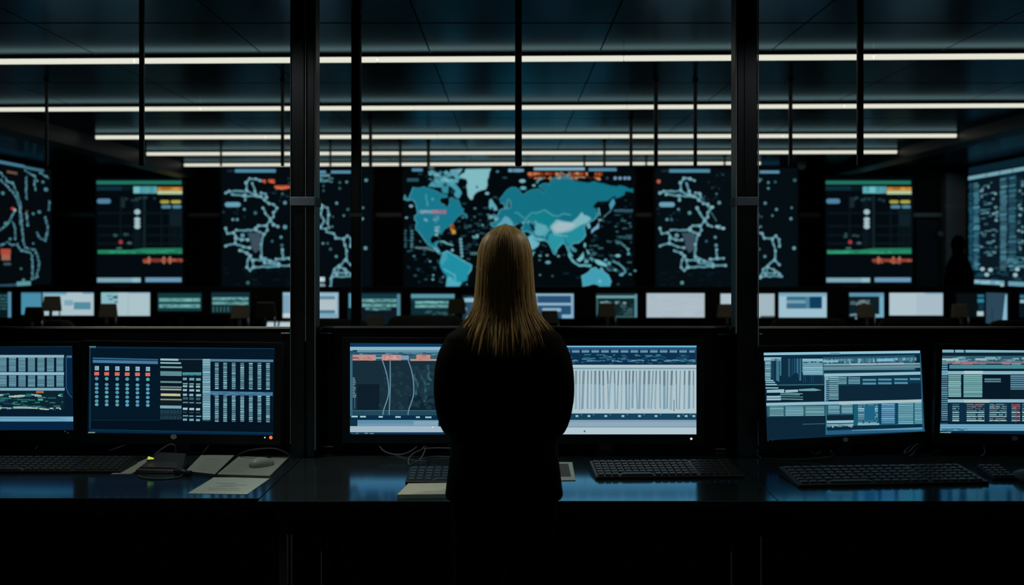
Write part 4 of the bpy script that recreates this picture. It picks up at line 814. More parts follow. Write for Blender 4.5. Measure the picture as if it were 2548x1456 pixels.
cable([(504,1128,4.36),(516,1114,4.38),(528,1098,4.48),(532,1092,4.48)],.003,'faint short cable hanging below the monitor with red squares','cabledark')
cable([(88,1118,4.38),(105,1098,4.48),(140,1090,4.48),(170,1086,4.48)],.0028,'faint cable below the leftmost monitor','cabledark')
cable([(938,1100,4.48),(952,1120,4.36),(975,1130,4.33),(1005,1130,4.32),(1030,1118,4.36),(1042,1105,4.48)],.0032,'grey cable hanging in a wide U left of the woman')
cable([(972,1129),(995,1137),(1016,1143),(1030,1146),(1060,1148)],.0028,'grey cable lying flat behind the bluish keyboard')
cable([(1062,1100,4.48),(1050,1118,4.36),(1030,1128,4.3),(1017,1142,4.2),(1018,1156,4.1),(1030,1152,4.06),(1046,1142,4.1),(1056,1124,4.3),(1062,1104,4.48)],.003,'grey cable looped behind the bluish keyboard')
cable([(1050,1117,4.38),(1090,1115,4.38),(1140,1116,4.36),(1190,1114,4.38)],.0028,'straight grey cable under the monitor left of the woman')
cable([(1036,1147),(1080,1137),(1130,1138),(1180,1142)],.003,'grey cable lying along the back of the bluish keyboard')
cable([(2012,1116,4.46),(2018,1124,4.36),(2030,1130,4.34),(2042,1124,4.36),(2046,1115,4.46)],.0028,'faint small cable loop under the tilted blue monitor','cabledark')
cable([(2064,1116,4.46),(2068,1124,4.3),(2074,1134,4.3),(2030,1141,4.3),(1960,1146,4.3),(1900,1141)],.0032,'dark cable trailing from the tilted blue monitor to the right black post','cabledark')
cable([(2300,1104,4.48),(2272,1106,4.48),(2254,1120,4.34),(2250,1128,4.3),(2262,1124,4.3),(2278,1108,4.36),(2290,1106,4.48),(2270,1130,4.3),(2262,1136,4.28)],.0028,'tangled grey cable between the two tilted monitors','cable')
cable([(2440,1098,4.48),(2448,1112,4.38),(2450,1128,4.3),(2440,1136,4.26)],.0028,'faint cable under the rightmost monitor','cabledark')
# ================================================================ the far row of work places
FD = 12.0
def console(x0, x1, label):
    t = thing('control_desk',((x0+x1)/2,11.95,0),label,'desk','far row of control desks'); o = t.location
    MB().box(x0,11.35,.70,x1,12.55,.735).build('worktop','panel',t,o,bevel=.004)
    MB().box(x0,12.50,.0,x1,12.545,.70).box(x0,12.50,.735,x1,12.545,zat(716,12.5)).build('back_panel','panel',t,o)
    MB().box(x0,12.495,zat(716,12.5),x1,12.55,zat(716,12.5)+.014).build('top_trim','kbody',t,o)
    for x in (x0+.05,x1-.09): MB().box(x,11.45,0,x+.04,12.45,.70).build('side_panel','panel',t,o)
cx = [-6.7,-4.8,-2.9,-.95,.95,2.9,4.8,6.7]
for k, nm in enumerate(('below the left side wall screen','below the left dashboard screen','below the left network screen','below the world map, left of centre','just right of the woman','below the right network screen','below the right dashboard screen')):
    pass
names = ['far control desk below the left dashboard screen, nearest the left wall','far control desk between the left dashboard and left network screens','far control desk below the left network screen','far control desk directly below the world map','far control desk below the gap right of the world map','far control desk below the right network screen','far control desk below the right dashboard screen, nearest the right wall']
for k in range(7): console(cx[k]+.003,cx[k+1]-.003,names[k])
def farmon(x0, y0, x1, y1, label, draw, base, bz=4, yaw=0, D=FD, bezel='black'):
    if yaw:
        Da = D-yaw; A = Vector((xat(x0,D+yaw),D+yaw,0)); B = Vector((xat(x1,D-yaw),D-yaw,0))
    else: A = Vector((xat(x0,D),D,0)); B = Vector((xat(x1,D),D,0))
    e = (B-A); w = e.length; e.normalize(); n = Vector((e.y,-e.x,0)); zt, zb = zat(y0,D), zat(y1,D)
    def P(px, py, off): return A+e*(w*(px-x0)/(x1-x0))+Vector((0,0,zt+(zb-zt)*(py-y0)/(y1-y0)))+n*off
    c = (A+B)/2; t = thing('monitor',(c.x,c.y,.735),label,'monitor','monitors on the far control desks'); o = t.location
    f = bz/FX*D
    O = [P(x0,y1,0)-e*f-Vector((0,0,f*1.4)),P(x1,y1,0)+e*f-Vector((0,0,f*1.4)),P(x1,y0,0)+e*f+Vector((0,0,f)),P(x0,y0,0)-e*f+Vector((0,0,f))]
    mb = MB(); mb.hexa([p-n*.004 for p in O],[p-n*.04 for p in O]); fixnormals(mb.build('housing',bezel,t,o,bevel=.003))
    im = Img(P,.0025); im.xf(); im.rect(x0,y0,x1,y1,base,0); draw(im); im.build(t,o)
    MB().box(c.x-.03,c.y+.045,.74,c.x+.03,c.y+.075,(zt+zb)/2).box(c.x-.1,c.y-.03,.736,c.x+.1,c.y+.12,.747).build('stand','black',t,o)
    return t
W1, W2, B1, B2 = (178,196,204), (158,186,202), (84,140,170), (92,150,172)
G1, G2, D1 = (104,160,160), (60,104,106), (12,30,38)
def teal_lines(x0, x1, ys, h=7):
    def f(im):
        for y in ys:
            im.rect(x0+3,y,x1-3,y+h,G1,1); im.dashes(x0+3,y,x1-12,y+h-2,14,[(130,186,184),(84,140,140),(60,110,112)],5,14,3,2)
    return f
def f_edge(im): im.rect(20,727,28,790,B1,1); im.rows(-30,734,19,772,8,(50,96,100),1,.5,.2,9)
farmon(-34,728,28,790,'small far monitor cut by the left photo edge',f_edge,(8,26,32))
farmon(53,728,103,783,'plain light blue far monitor near the left photo edge',lambda im: im.rect(53,728,103,732,(70,126,154),1),(74,142,170),bz=1.2)
def f_w1(im): im.rect(108,728,166,734,(110,166,192),1); im.rect(160,747,182,760,(130,166,184),1); im.rect(184,752,226,770,(88,140,160),1); im.rect(206,728,233,732,(120,160,190),1); im.rect(108,728,112,752,(120,176,200),1)
farmon(107,728,233,785,'white far monitor with a small blue window',f_w1,W1,bz=1.6)
def f_w2(im): im.rect(253,728,294,757,(140,186,198),1); im.dashes(262,733,293,752,8,[(60,80,86),(100,130,138),(50,60,64)],5,12,4,2); im.rect(318,728,373,731,(150,180,200),1); im.rect(318,731,320,786,(160,184,196),1)
farmon(252,728,373,786,'white far monitor with a small picture in its corner',f_w2,W1)
farmon(393,730,501,774,'far monitor with two broad pale green lines of text',teal_lines(393,501,(742,757),9),(18,58,60))
def f_t2(im): im.rect(526,728,621,738,(18,46,58),1); teal_lines(526,621,(740,751),7)(im); im.rect(526,760,570,778,(14,34,36),1); [im.rect(530+i*9,763,533+i*9,776,(60,104,110),2) for i in range(5)]
farmon(526,729,621,779,'far monitor with pale text lines and a brown chair headrest before it',f_t2,(14,46,52))
def f_w3(im): im.rect(704,728,842,735,(150,184,210),1); im.rect(786,737,834,745,(90,136,156),2); im.rect(704,735,723,780,(130,164,186),1); im.rect(786,772,834,780,(70,120,140),2); im.rect(786,781,838,789,(120,164,196),1); im.rect(838,737,842,791,(140,176,196),1); im.rect(704,780,724,790,(200,210,216),2)
farmon(704,728,842,791,'white far monitor partly hidden by the left black post',f_w3,(182,194,200))
def f_t3(im): im.rect(868,730,875,766,B2,2); im.rect(988,732,996,808,(80,130,150),2); im.rect(898,732,988,743,(20,54,70),1); teal_lines(898,990,(744,756),8)(im); teal_lines(906,976,(766,),6)(im); im.rect(868,766,988,808,(14,24,32),1)
farmon(866,729,997,808,'far monitor with text lines behind the slim floor to ceiling column',f_t3,(12,40,50))
def f_t4(im): im.rect(1023,732,1131,742,(90,150,164),1); im.rect(1023,742,1131,750,(20,60,72),1); teal_lines(1030,1124,(749,759),7)(im); im.dashes(1056,772,1130,782,14,[(50,90,92)],6,14,3,2)
farmon(1023,731,1131,784,'far monitor with a pale title bar and text, left of the woman',f_t4,(14,44,52))
def f_bl(im): im.dashes(1153,738,1300,770,26,[(90,140,170),(140,180,200),(50,90,120)],8,22,7,1); im.rect(1155,742,1185,752,(150,190,206),2); im.rect(1157,788,1182,795,(140,190,210),2); im.rect(1160,755,1180,786,(44,78,100),1)
farmon(1151,736,1310,797,'bluish far monitor mostly hidden behind the hair of the woman',f_bl,(24,50,66))
def f_fr(im): im.rect(1330,731,1427,736,(150,184,206),2); im.rect(1330,754,1421,760,(150,184,206),2); im.rect(1421,731,1427,792,(140,176,200),2); im.rect(1398,783,1427,792,(140,180,206),2); im.rect(1349,767,1396,775,(150,180,200),2); im.rect(1330,736,1338,792,(90,130,160),1)
farmon(1329,731,1428,792,'blue far monitor with white frame lines, right of the woman',f_fr,(40,80,116))
def f_g(im): im.rect(1484,736,1585,742,(110,160,166),2); im.rect(1579,732,1585,790,(90,140,156),2); im.rect(1484,731,1580,736,(34,60,66),1); im.dashes(1490,748,1575,752,8,[(130,160,160),(80,116,120)],7,12,5,2); im.dashes(1540,754,1575,786,40,[(60,96,96),(40,70,74)],3,7,4,2); im.rect(1530,786,1578,790,(56,96,100),1); im.rect(1484,742,1488,785,(60,100,106),1)
farmon(1484,732,1586,790,'dark grey far monitor with a pale top bar below Australia',f_g,(16,36,40))
farmon(1609,730,1753,790,'blank white far monitor right of the dark grey one',lambda im: im.dashes(1615,735,1748,788,22,[(172,182,192),(184,194,202)],10,40,3,1),(180,190,200))
farmon(1793,731,1927,790,'white far monitor partly hidden by the right black post',lambda im: (im.rect(1793,731,1835,756,(182,194,204),1),im.rect(1892,786,1927,790,(60,80,84),1)),(170,184,194))
def f_win(im): im.rect(1938,729,2057,737,(130,172,194),1); im.rect(1957,738,2045,768,(60,108,134),1); im.rect(1957,747,2004,755,(120,160,180),2); im.rect(2014,738,2045,768,(14,62,94),2); im.rect(2005,738,2014,768,(80,130,150),2)
farmon(1938,729,2057,790,'pale far monitor with a dark blue window, right of the right black post',f_win,(164,194,210))
def f_fr2(im): im.rect(2113,729,2199,738,(96,146,172),1); im.rect(2188,729,2199,790,(116,170,194),1); im.rect(2172,782,2199,790,(120,172,194),1); im.dashes(2114,744,2164,755,12,[(90,110,114),(120,138,140)],8,16,4,1); im.dashes(2113,778,2132,794,6,[(120,150,160),(60,90,100)],5,10,4,2)
farmon(2113,729,2199,791,'dark far monitor with a light blue top and right border',f_fr2,(14,30,38))
farmon(2213,729,2346,785,'blank white far monitor below the gap right of the right dashboard',lambda im: (im.rect(2300,729,2346,733,(140,176,200),1),im.rect(2280,733,2346,785,(176,190,202),1)),(184,198,208))
def f_dk(im): im.rect(2432,733,2448,740,(38,110,134),1); im.rect(2432,744,2448,753,(50,128,156),1); im.rect(2431,775,2447,786,(180,200,206),1); im.rect(2434,754,2448,774,(14,50,66),1)
farmon(2380,730,2450,790,'dark far monitor with small teal marks on its right side',f_dk,(9,16,18))
def f_pan(im): im.poly([(2494,805),(2506,805),(2506,732),(2502,732)],(140,184,206),1)
farmon(2453,729,2507,806,'blue grey far monitor with a bright slanted right edge',f_pan,(44,70,88),yaw=.12)
farmon(2536,729,2600,790,'far monitor cut by the right photo edge',lambda im: (im.rect(2538,734,2556,742,(50,120,146),1),im.rect(2538,746,2556,754,(150,184,196),1)),(8,22,30))
# two pale tilted trays before the post, given a glow to look bright
for px0, px1, lb in ((664,692,'left of two small glowing white trays propped left of the left black post'),(695,724,'right of two small glowing white trays, touching the left black post')):
    D = 11.6; t = thing('glow_tray',(xat((px0+px1)/2,D),D,.735),lb,'glow_tray','small glowing white trays on a far desk'); o = t.location
    a, b = xat(px0,D), xat(px1,D); z1 = zat(799,D); z0 = .75
    MB().hexa([(a,D-.06,z0),(b,D-.06,z0),(b,D+.02,z1),(a,D+.02,z1)],[(a,D-.045,z0),(b,D-.045,z0),(b,D+.035,z1),(a,D+.035,z1)]).build('housing','white',t,o,bevel=.003)
    im = Img(lambda x,y,off: Vector((xat(x,D),D-.06-off+.08*(815-y)/17*1.0,z0+(z1-z0)*(815-y)/17)),.002); im.xf(); im.rect(px0+1,800,px1-1,814,(190,206,216),1); im.build(t,o)
    MB().hexa([(a+.03,D+.045,.7365),(b-.03,D+.045,.7365),(b-.03,D+.12,.7365),(a+.03,D+.12,.7365)],[(a+.03,D+.045,z1-.02),(b-.03,D+.045,z1-.02),(b-.03,D+.055,z1-.02),(a+.03,D+.055,z1-.02)]).build('stand','black',t,o)
# office chairs with headrests, seen from behind
def make_chair():
    t = thing('office_chair',(0,0,0),'','chair','office chairs before the far monitors')
    mb = MB(); mb.hexa([(-.105,-.01,1.0),(.105,-.01,1.0),(.105,.03,1.0),(-.105,.03,1.0)],[(-.085,0,1.16),(.085,0,1.16),(.085,.04,1.16),(-.085,.04,1.16)]); mb.build('headrest','chair',t,bevel=.012,seg=3)
    rings = []
    for z, hw, y in ((.48,.20,.06),(.58,.225,.03),(.72,.235,.02),(.84,.225,.02),(.90,.17,.03)):
        rings.append([(-hw,y,z),(-hw*.5,y-.02,z),(hw*.5,y-.02,z),(hw,y,z),(hw,y+.05,z),(hw*.5,y+.03,z),(-hw*.5,y+.03,z),(-hw,y+.05,z)])
    MB().loft(rings).build('backrest','chairdark',t,bevel=.01)
    MB().tube([(.09,-.012,.82),(.095,-.014,.95),(.092,-.006,1.02)],.008,8).build('headrest_stem','chrome',t,smooth=True)
    MB().tube([(0,-.03,.40),(0,-.045,.62),(0,-.03,.9),(0,-.012,1.01)],.018,8).build('spine','chairdark',t,smooth=True)
    MB().prism([(x*.25*(1 if abs(y)<.9 else .93),.28+y*.24) for x,y in ((-1,-.9),(-.8,-1),(.8,-1),(1,-.9),(1,.8),(.8,1),(-.8,1),(-1,.8))],.41,.48).build('seat','chair',t,bevel=.02,seg=3)
    for s in (-1,1):
        MB().tube([(s*.22,.26,.43),(s*.255,.25,.5),(s*.255,.25,.66)],.014,8).box(s*.255-.03,.12,.66,s*.255+.03,.36,.685).build('armrest','chairdark',t)
    MB().tube([(0,.24,.09),(0,.24,.42)],.025,10).build('gas_column','chairdark',t)
    b = MB()
    for k in range(5):
        a = 2*math.pi*k/5+.3; b.hexa([(.03*math.cos(a+1.57),.24+.03*math.sin(a+1.57),.07),(.03*math.cos(a-1.57),.24+.03*math.sin(a-1.57),.07),(.3*math.cos(a)+.015*math.cos(a-1.57),.24+.3*math.sin(a)+.015*math.sin(a-1.57),.06),(.3*math.cos(a)+.015*math.cos(a+1.57),.24+.3*math.sin(a)+.015*math.sin(a+1.57),.06)],[(.03*math.cos(a+1.57),.24+.03*math.sin(a+1.57),.11),(.03*math.cos(a-1.57),.24+.03*math.sin(a-1.57),.11),(.3*math.cos(a)+.012*math.cos(a-1.57),.24+.3*math.sin(a)+.012*math.sin(a-1.57),.085),(.3*math.cos(a)+.012*math.cos(a+1.57),.24+.3*math.sin(a)+.012*math.sin(a+1.57),.085)])
    base = b.build('star_base','chairdark',t)
    for k in range(5):
        a = 2*math.pi*k/5+.3; cx0, cy0 = .3*math.cos(a), .24+.3*math.sin(a)
        MB().tube([(cx0-.02,cy0,.03),(cx0+.02,cy0,.03)],.03,10).build('caster','chairdark',base)
    return t
ch = make_chair(); first = True
for px, ytop, lb, rz in ((128,737,'chair with tall brown headrest before the white monitor with the small blue window',0),(268,756,'chair with brown headrest before the white monitor with the small picture',.0),
        (597,759,'chair with bright stem before the text monitor left of the left post',0),(1368,773,'chair with a dark brown headrest right of the hair of the woman',.1),
        (1510,755,'chair with a brown headrest before the dark grey monitor below Australia',0),(1808,757,'chair with a brown headrest just left of the right black post',0),
        (2156,757,'chair with brown headrest before the far monitor bordered in light blue',.1),(2390,757,'chair with a brown headrest left of the dark far monitor at the right',.2),
        (1137,745,'chair with a grey headrest just left of the hair of the woman',.2),(83,764,'dark chair before the plain light blue far monitor',-.1),(930,787,'low dark chair before the far monitor behind the slim column',0),(660,752,'dim chair in the gap left of the left black post',0)):
    D = 9.5 if px in (83,660) else 10.85; z = zat(ytop,D); s = z/1.16
    if first: ch.location = (xat(px,D),D,0); ch.scale = (1,1,s); ch['label'] = lb; first = False; continue
    dup(ch,(xat(px,D),D,0),rz,lb,(1,1,s))
# broad upholstered chairs nearer the camera
def make_armchair():
    t = thing('lounge_chair',(0,0,0),'','armchair','broad low chairs behind the near desk')
    rings = []
    for z, hw, d in ((.36,.31,.05),(.6,.325,.055),(.95,.33,.05),(1.08,.325,.045),(1.12,.30,.035),(1.14,.24,.02)):
        rings.append([(hw*math.copysign(abs(math.cos(a))**.35,math.cos(a)),d*math.copysign(abs(math.sin(a))**.5,math.sin(a))+.04*(z-.4),z) for a in (2*math.pi*k/24 for k in range(24))])
    MB().loft(rings).build('backrest','chair',t,smooth=True)
    MB().box(-.3,.05,.3,.3,.6,.46).build('seat','chair',t,bevel=.05,seg=3)
    for s in (-1,1): MB().box(s*.34-.05,.0,.12,s*.34+.05,.6,.64).build('armrest','chair',t,bevel=.03,seg=3)
    for sx in (-1,1):
        for y in (.06,.54): MB().tube([(sx*.3,y,0),(sx*.28,y,.3)],[.015,.022],8).build('leg','chairdark',t)
    return t
ac = make_armchair(); first = True
for px, ytop, lb in ((1060,786,'broad brown grey chair back left of the woman'),(2015,792,'broad dim chair back right of the right black post'),(2285,791,'broad dim chair back below the blank white monitor on the right'),(822,795,'broad dim chair back between the left black post and the slim column'),(2560,797,'broad dim chair back cut by the right photo edge')):
    D = 8.4; s = zat(ytop,D)/1.14
    if first: ac.location = (xat(px,D),D,0); ac.scale = (1,1,s); ac['label'] = lb; first = False; continue
    dup(ac,(xat(px,D),D,0),0,lb,(1,1,s))
# ================================================================ people
def skin_body(name, joints, links, root, parent, o, m, sub=2):
    names = list(joints); idx = {n:i for i,n in enumerate(names)}
    me = bpy.data.meshes.new(name); me.from_pydata([joints[n][0] for n in names],[(idx[a],idx[b]) for a,b in links],[])
    me.materials.append(M[m]); ob = bpy.data.objects.new(name,me); C.objects.link(ob); ob.parent = parent
    md = ob.modifiers.new('skin','SKIN'); md.use_smooth_shade = True; md.branch_smoothing = .4
    for n, i in idx.items():
        r = joints[n][1]; me.skin_vertices[0].data[i].radius = (r if isinstance(r,tuple) else (r,r))
        me.skin_vertices[0].data[i].use_root = (n == root)
    sd = ob.modifiers.new('smooth','SUBSURF'); sd.levels = sub; sd.render_levels = sub
    return ob
def person_joints(clasp=True):
    J, L = {}, []
    def j(n, p, r, prev=None):
        J[n] = (p,r)
        if prev: L.append((prev,n))
    j('pelvis',(0,0,.93),(.13,.10)); j('waist',(0,0,1.07),(.115,.085),'pelvis'); j('chest',(0,-.01,1.22),(.115,.085),'waist'); j('collar',(0,-.005,1.36),(.05,.045),'chest')
    j('neck',(0,.012,1.44),.05,'collar'); j('skull_base',(0,.02,1.52),(.062,.068),'neck'); j('skull',(0,.022,1.61),(.07,.085),'skull_base'); j('crown',(0,.018,1.675),(.05,.06),'skull')
    j('nose',(0,.125,1.575),(.011,.013),'skull_base'); j('chin',(0,.088,1.505),(.026,.022),'skull_base')
    for s, c in ((-1,'l'),(1,'r')):
        j('ear'+c,(s*.083,.02,1.575),(.008,.018),'skull_base')
        j('sh'+c,(s*.135,-.005,1.315),.032,'collar'); j('up'+c,(s*.172,-.01,1.2),.045,'sh'+c); j('elb'+c,(s*.175,0,1.05),.038,'up'+c); j('fore'+c,(s*.125,.13,.995),.034,'elb'+c); j('wri'+c,(s*.062,.225,.965),.025,'fore'+c)
        zz = .012 if s < 0 else -.012
        j('palm'+c,(s*.028,.275,.952+zz),(.03,.018),'wri'+c)
        for k in range(4):
            b = Vector((s*.012,.29,.972+zz-.02*k)); a1 = b+Vector((-s*.03,.018,-.004)); a2 = a1+Vector((-s*(.022-.002*abs(k-1)),-.004,-.006)); a3 = a2+Vector((-s*.014,-.016,-.004))
            j('f%s%da'%(c,k),tuple(b),.0095,'palm'+c); j('f%s%db'%(c,k),tuple(a1),.009,'f%s%da'%(c,k)); j('f%s%dc'%(c,k),tuple(a2),.0085,'f%s%db'%(c,k)); j('f%s%dd'%(c,k),tuple(a3),.0075,'f%s%dc'%(c,k))
        j('t%sa'%c,(s*.03,.262,.985+zz),.011,'palm'+c); j('t%sb'%c,(s*.012,.272,1.002+zz),.0095,'t%sa'%c); j('t%sc'%c,(-s*.006,.282,1.006+zz),.008,'t%sb'%c)
        j('hip'+c,(s*.09,0,.86),(.088,.09),'pelvis'); j('thigh'+c,(s*.092,.005,.66),.072,'hip'+c); j('knee'+c,(s*.095,.012,.48),.054,'thigh'+c); j('calf'+c,(s*.097,-.012,.33),.05,'knee'+c); j('ank'+c,(s*.1,-.015,.09),.034,'calf'+c); j('toe'+c,(s*.112,.13,.035),(.036,.022),'ank'+c)
    return J, L
WX, WY = -.0192, 3.465
ww = thing('person',(WX,WY,0),'woman with long blonde hair and black jacket standing with her back to us','person')
J, L = person_joints(); skin_body('body',J,L,'pelvis',ww,(0,0,0),'skin')
for s in (-1,1): MB().ball((s*.032,.098,1.588),.0125,.0125,.0125,12,8).build('eye','eye',ww,smooth=True)
def ell(hw, hd, z, cx=0, cy=0, n=28, p=.85): return [(cx+hw*math.copysign(abs(math.cos(a))**p,math.cos(a)), cy+hd*math.copysign(abs(math.sin(a))**p,math.sin(a)), z) for a in (2*math.pi*k/n for k in range(n))]
def remesh(ob, v, it=6):
    r = ob.modifiers.new('join','REMESH'); r.mode = 'VOXEL'; r.voxel_size = v; r.use_smooth_shade = True
    s = ob.modifiers.new('soften','SMOOTH'); s.iterations = it; s.factor = .5
mb = MB()
mb.loft([ell(.207,.113,.768),ell(.208,.116,.785),ell(.2,.122,.85),ell(.19,.122,.93),ell(.182,.122,1.02),ell(.178,.118,1.10),ell(.18,.12,1.20),ell(.192,.118,1.27),ell(.206,.108,1.305),ell(.207,.098,1.335),ell(.165,.088,1.362),ell(.11,.078,1.385),ell(.075,.068,1.415),ell(.062,.062,1.445)])
for s in (-1,1):
    pts = [(s*.11,-.005,1.29),(s*.158,-.008,1.288),(s*.178,-.012,1.24),(s*.186,-.014,1.17),(s*.182,-.008,1.09),(s*.170,.02,1.03),(s*.15,.09,1.0),(s*.11,.165,.975),(s*.078,.215,.966)]
    mb.tube([tuple(v) for v in smoothpath(pts,4)],[.048+.014*math.sin(min(1,i/8)*1.57)-.0009*max(0,i-14) for i in range(33)],16)
jk = mb.build('jacket','jacket',ww); remesh(jk,.009,8)
# lapel collar, back seam and cuffs belong to the jacket
MB().tube([(.062*math.cos(a),.004+.062*math.sin(a),1.44+.006*math.cos(a*2)) for a in (math.pi*(-.15-.7*k/12) for k in range(13))],[.006+.006*math.sin(k/12*3.14) for k in range(13)],8).build('collar','jacket',jk,smooth=True)
mb = MB()
mb.loft([ell(.185,.108,.70),ell(.182,.108,.78),ell(.165,.108,.90),ell(.15,.105,1.0)])
for s in (-1,1): mb.loft([ell(.062,.075,.075,s*.1,.0,20),ell(.066,.075,.2,s*.099,0,20),ell(.076,.08,.42,s*.096,.005,20),ell(.09,.098,.62,s*.093,.003,20),ell(.096,.106,.75,s*.09,0,20),ell(.09,.11,.86,s*.088,0,20)])
tr = mb.build('trousers','trouser',ww); remesh(tr,.01,4)
for s in (-1,1):
    MB().loft([[(s*.112+x*.046,.05+y*.135,0) for x,y in S_] for S_ in [[(math.cos(a)*(1 if math.sin(a)<.3 else .85),math.sin(a)) for a in (2*math.pi*k/20 for k in range(20))]]]+
              [[(s*.112+math.cos(a)*.045,.05+math.sin(a)*.132,.02) for a in (2*math.pi*k/20 for k in range(20))],[(s*.11+math.cos(a)*.042,.03+math.sin(a)*.11,.055) for a in (2*math.pi*k/20 for k in range(20))],[(s*.105+math.cos(a)*.04,-.01+math.sin(a)*.055,.10) for a in (2*math.pi*k/20 for k in range(20))]]).build('shoe','shoe',ww,smooth=True)
# hair: cap of hair and many separate locks falling over the shoulders
HR = [(561,1252,1264,.012),(565,1240,1278,.04),(572,1226,1291,.06),(583,1212,1303,.078),(597,1202,1312,.09),(614,1194,1319,.1),(639,1190,1323,.107),(664,1188,1325,.108),(701,1186,1327,.104),(738,1183,1330,.1),(775,1177,1337,.104),(800,1165,1349,.115),(820,1153,1361,.13),(845,1148,1365,.142),(865,1148,1365,.15),(885,1148,1365,.156)]
SC = FX/3.5
def hring(py):
    for a, b in zip(HR[:-1],HR[1:]):
        if a[0] <= py <= b[0]:
            f = (py-a[0])/(b[0]-a[0]); return [a[i]+(b[i]-a[i])*f for i in range(4)]
    return list(HR[0] if py < HR[0][0] else HR[-1])
def hpt(py, ang, k=1.):
    y, xl, xr, dp = hring(py); cxp = (xl+xr)/2; hw = (xr-xl)/2/SC*k
    front = .095 if math.sin(ang) < 0 else dp
    cosx = math.copysign(abs(math.cos(ang))**.9,math.cos(ang))
    return Vector(((cxp-VX)/SC-WX+hw*cosx, .022-front*k*math.sin(ang)-(0.0 if py<740 else 0), H-(py-VY)/SC))
mb = MB(); mb.cc = (.24,.16,.066)
n = 40
mb.loft([[hpt(py,2*math.pi*k/n,.93) for k in range(n)] for py in (562.5,564,566,569,573,578,584,591,598,605,612,622)])
for lo in ((600,625,664,701,738,775,800,820,838),):
    a0, a1 = math.radians(-38), math.radians(218)
    mb.loft([[hpt(py,a0+(a1-a0)*k/34,.94) for k in range(35)]+[hpt(py,a1-(a1-a0)*k/34,.86) for k in range(35)] for py in lo])
RH = random.Random(3)
for i in range(1500):
    ang = math.radians(RH.uniform(-34,214) if i % 9 else RH.uniform(214,326)); top = RH.uniform(561.3,563) if i % 4 else RH.uniform(600,760)
    side = abs(math.cos(ang)); frontal = math.sin(ang) < -.56; end = 878-6*side-58*side**3+RH.uniform(-26,8)
    if RH.random() < .10: end += 6
    if abs(math.cos(ang)) > .8: end = min(end,RH.uniform(808,850))
    if frontal: top = RH.uniform(561.3,563); end = RH.uniform(600,618)
    lay = RH.uniform(.955,1.015); drift = RH.gauss(0,.05); sway = RH.gauss(0,.035); ph = RH.uniform(0,6.28); flare = RH.uniform(0,1)**2
    pts, rr = [], []; N = 19
    for q in range(N):
        f = (q/(N-1))**1.7; py = top+(end-top)*f
        g = max(0,(py-740)/130)
        a = ang+drift*f+sway*math.sin(ph+f*5)*f
        k = lay+g*g*.05+flare*(.12+.42*side**3)*g**2+.004*math.sin(ph+9*f)
        if top < 600 and f < .25: k = lay-.005
        if top > 590: k = min(k,.93+f*.6)
        p = hpt(min(py,885),a,k); pts.append(p)
        rr.append((.0034 if f < .7 else .0034*(1-(f-.7)/.3)+.0005)*(.55+.45*min(1,f*6)))
    v = RH.uniform(.4,1.6)*(1+.25*(g>.5)); w = RH.uniform(.9,1.1)
    mb.cc = (min(.9,.35*v),min(.9,.25*v*w),min(.9,.112*v*w)); mb.tube(pts,rr,4)
hair = fixnormals(mb.build('hair','hair',ww,smooth=True,colname='Col'))
ww.scale = (.99,.99,1)
# dark figure by the right side wall screen
PX_, PY_ = xat(2386,13.4), 13.4
t = thing('person',(PX_,PY_,0),'near-black distant figure standing beside the right side wall screen','person')
J2, L2 = person_joints(); bd = skin_body('body',J2,L2,'pelvis',t,(0,0,0),'figure',1); t.scale = (.98,1,1.12); t.rotation_euler = (0,0,.3)
mb = MB(); mb.loft([ell(.2,.14,.72),ell(.19,.13,.95),ell(.19,.125,1.15),ell(.19,.115,1.32),ell(.15,.1,1.40),ell(.085,.08,1.47),ell(.065,.07,1.53)])
for s in (-1,1):
    mb.tube([(s*.13,0,1.33),(s*.18,-.01,1.22),(s*.185,0,1.06),(s*.14,.12,1.0),(s*.08,.21,.97)],[.05,.06,.055,.05,.04],12); mb.loft([ell(.07,.08,.06,s*.1,0,16),ell(.09,.1,.6,s*.094,0,16),ell(.1,.12,.84,s*.09,0,16)])
remesh(mb.build('coat','figure',t),.02,3)
MB().ball((0,.012,1.60),.088,.105,.115,16,10).build('hair','figure',t,smooth=True)
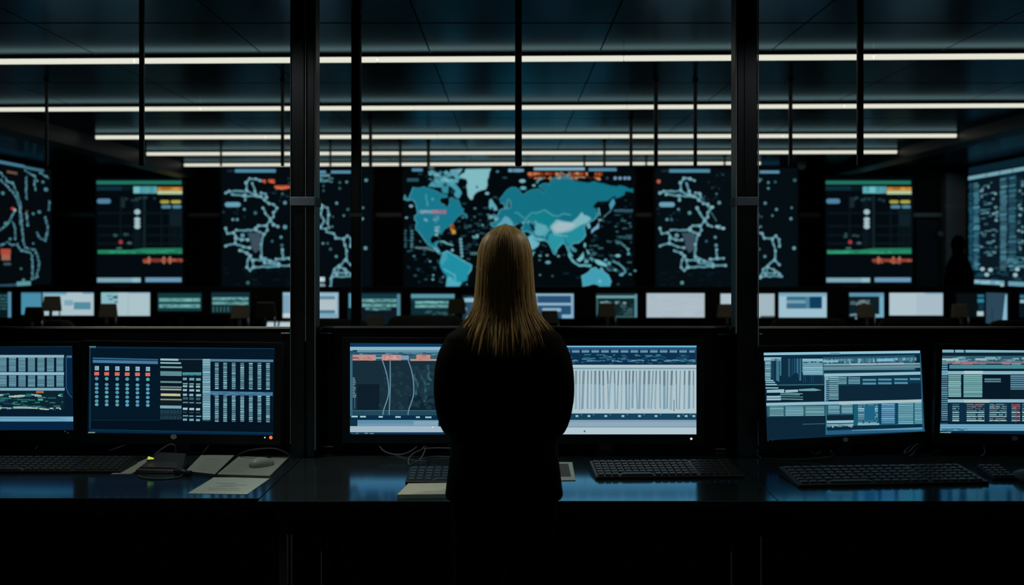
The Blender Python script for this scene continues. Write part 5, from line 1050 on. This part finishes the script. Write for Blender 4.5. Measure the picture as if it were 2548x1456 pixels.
# ================================================================ light and camera
def spot(x, y, z, tx, ty, tz, W, col, size, blend=.6, r=.06):  # added lamps without fixtures, brightening desk, hair, posts, chairs and legs
    l = bpy.data.lights.new('fill_spot','SPOT'); l.energy = W; l.color = col; l.spot_size = math.radians(size); l.spot_blend = blend; l.shadow_soft_size = r
    o = bpy.data.objects.new('fill_spot',l); C.objects.link(o); o.location = (x,y,z); o.rotation_euler = (Vector((tx,ty,tz))-Vector((x,y,z))).to_track_quat('-Z','Y').to_euler()
    return o
WARM = (.95,1,.88)
spot(-1.45,4.15,2.95,-1.3,3.9,.75,40,WARM,70)
spot(1.6,4.15,2.95,1.4,3.95,.75,10,WARM,75)
spot(-.45,4.2,2.95,-.3,3.8,.75,26,WARM,45)
for s in (-1,1): spot(s*1.35,3.85,2.95,0,3.48,1.4,34,(1,.93,.72),24)
spot(-1.5,2.5,2.95,-.91,4.37,1.9,9,(.85,.95,1),34); spot(1.7,2.5,2.95,1.05,4.37,1.9,7,(.85,.95,1),34)
spot(0,2.2,2.95,0,3.4,1.4,1.0,(1,.93,.72),24)
for x in (-4.4,-2.2,2.2,4.4): spot(x,9.6,2.9,x,10.9,1.0,12,(1,.95,.82),95)
spot(6.0,13.4,2.95,6.6,15.2,1.9,5,(.8,.95,1),60)
spot(-1.6,-1.2,2.6,-.9,3.9,.3,14,WARM,26); spot(1.8,-1.2,2.6,1.1,3.9,.3,14,WARM,26)
w = bpy.data.worlds.new('World'); S.world = w; w.use_nodes = True
w.node_tree.nodes['Background'].inputs['Color'].default_value = (.35,.6,.8,1); w.node_tree.nodes['Background'].inputs['Strength'].default_value = .0008
cam = bpy.data.cameras.new('Camera'); co = bpy.data.objects.new('Camera',cam); C.objects.link(co); S.camera = co
co.location = (0,0,H); co.rotation_euler = (math.pi/2,0,0)
cam.sensor_width = 36; cam.lens = 35; cam.shift_x = (1274-VX)/2548; cam.shift_y = (VY-728)/2548; cam.clip_end = 100
cam.dof.use_dof = True; cam.dof.focus_distance = 4.15; cam.dof.aperture_fstop = 1.9
S.view_settings.view_transform = 'Standard'; S.view_settings.look = 'None'; S.view_settings.gamma = 1; S.view_settings.exposure = 0
S.cycles.max_bounces = 6; S.cycles.sample_clamp_indirect = 2.0
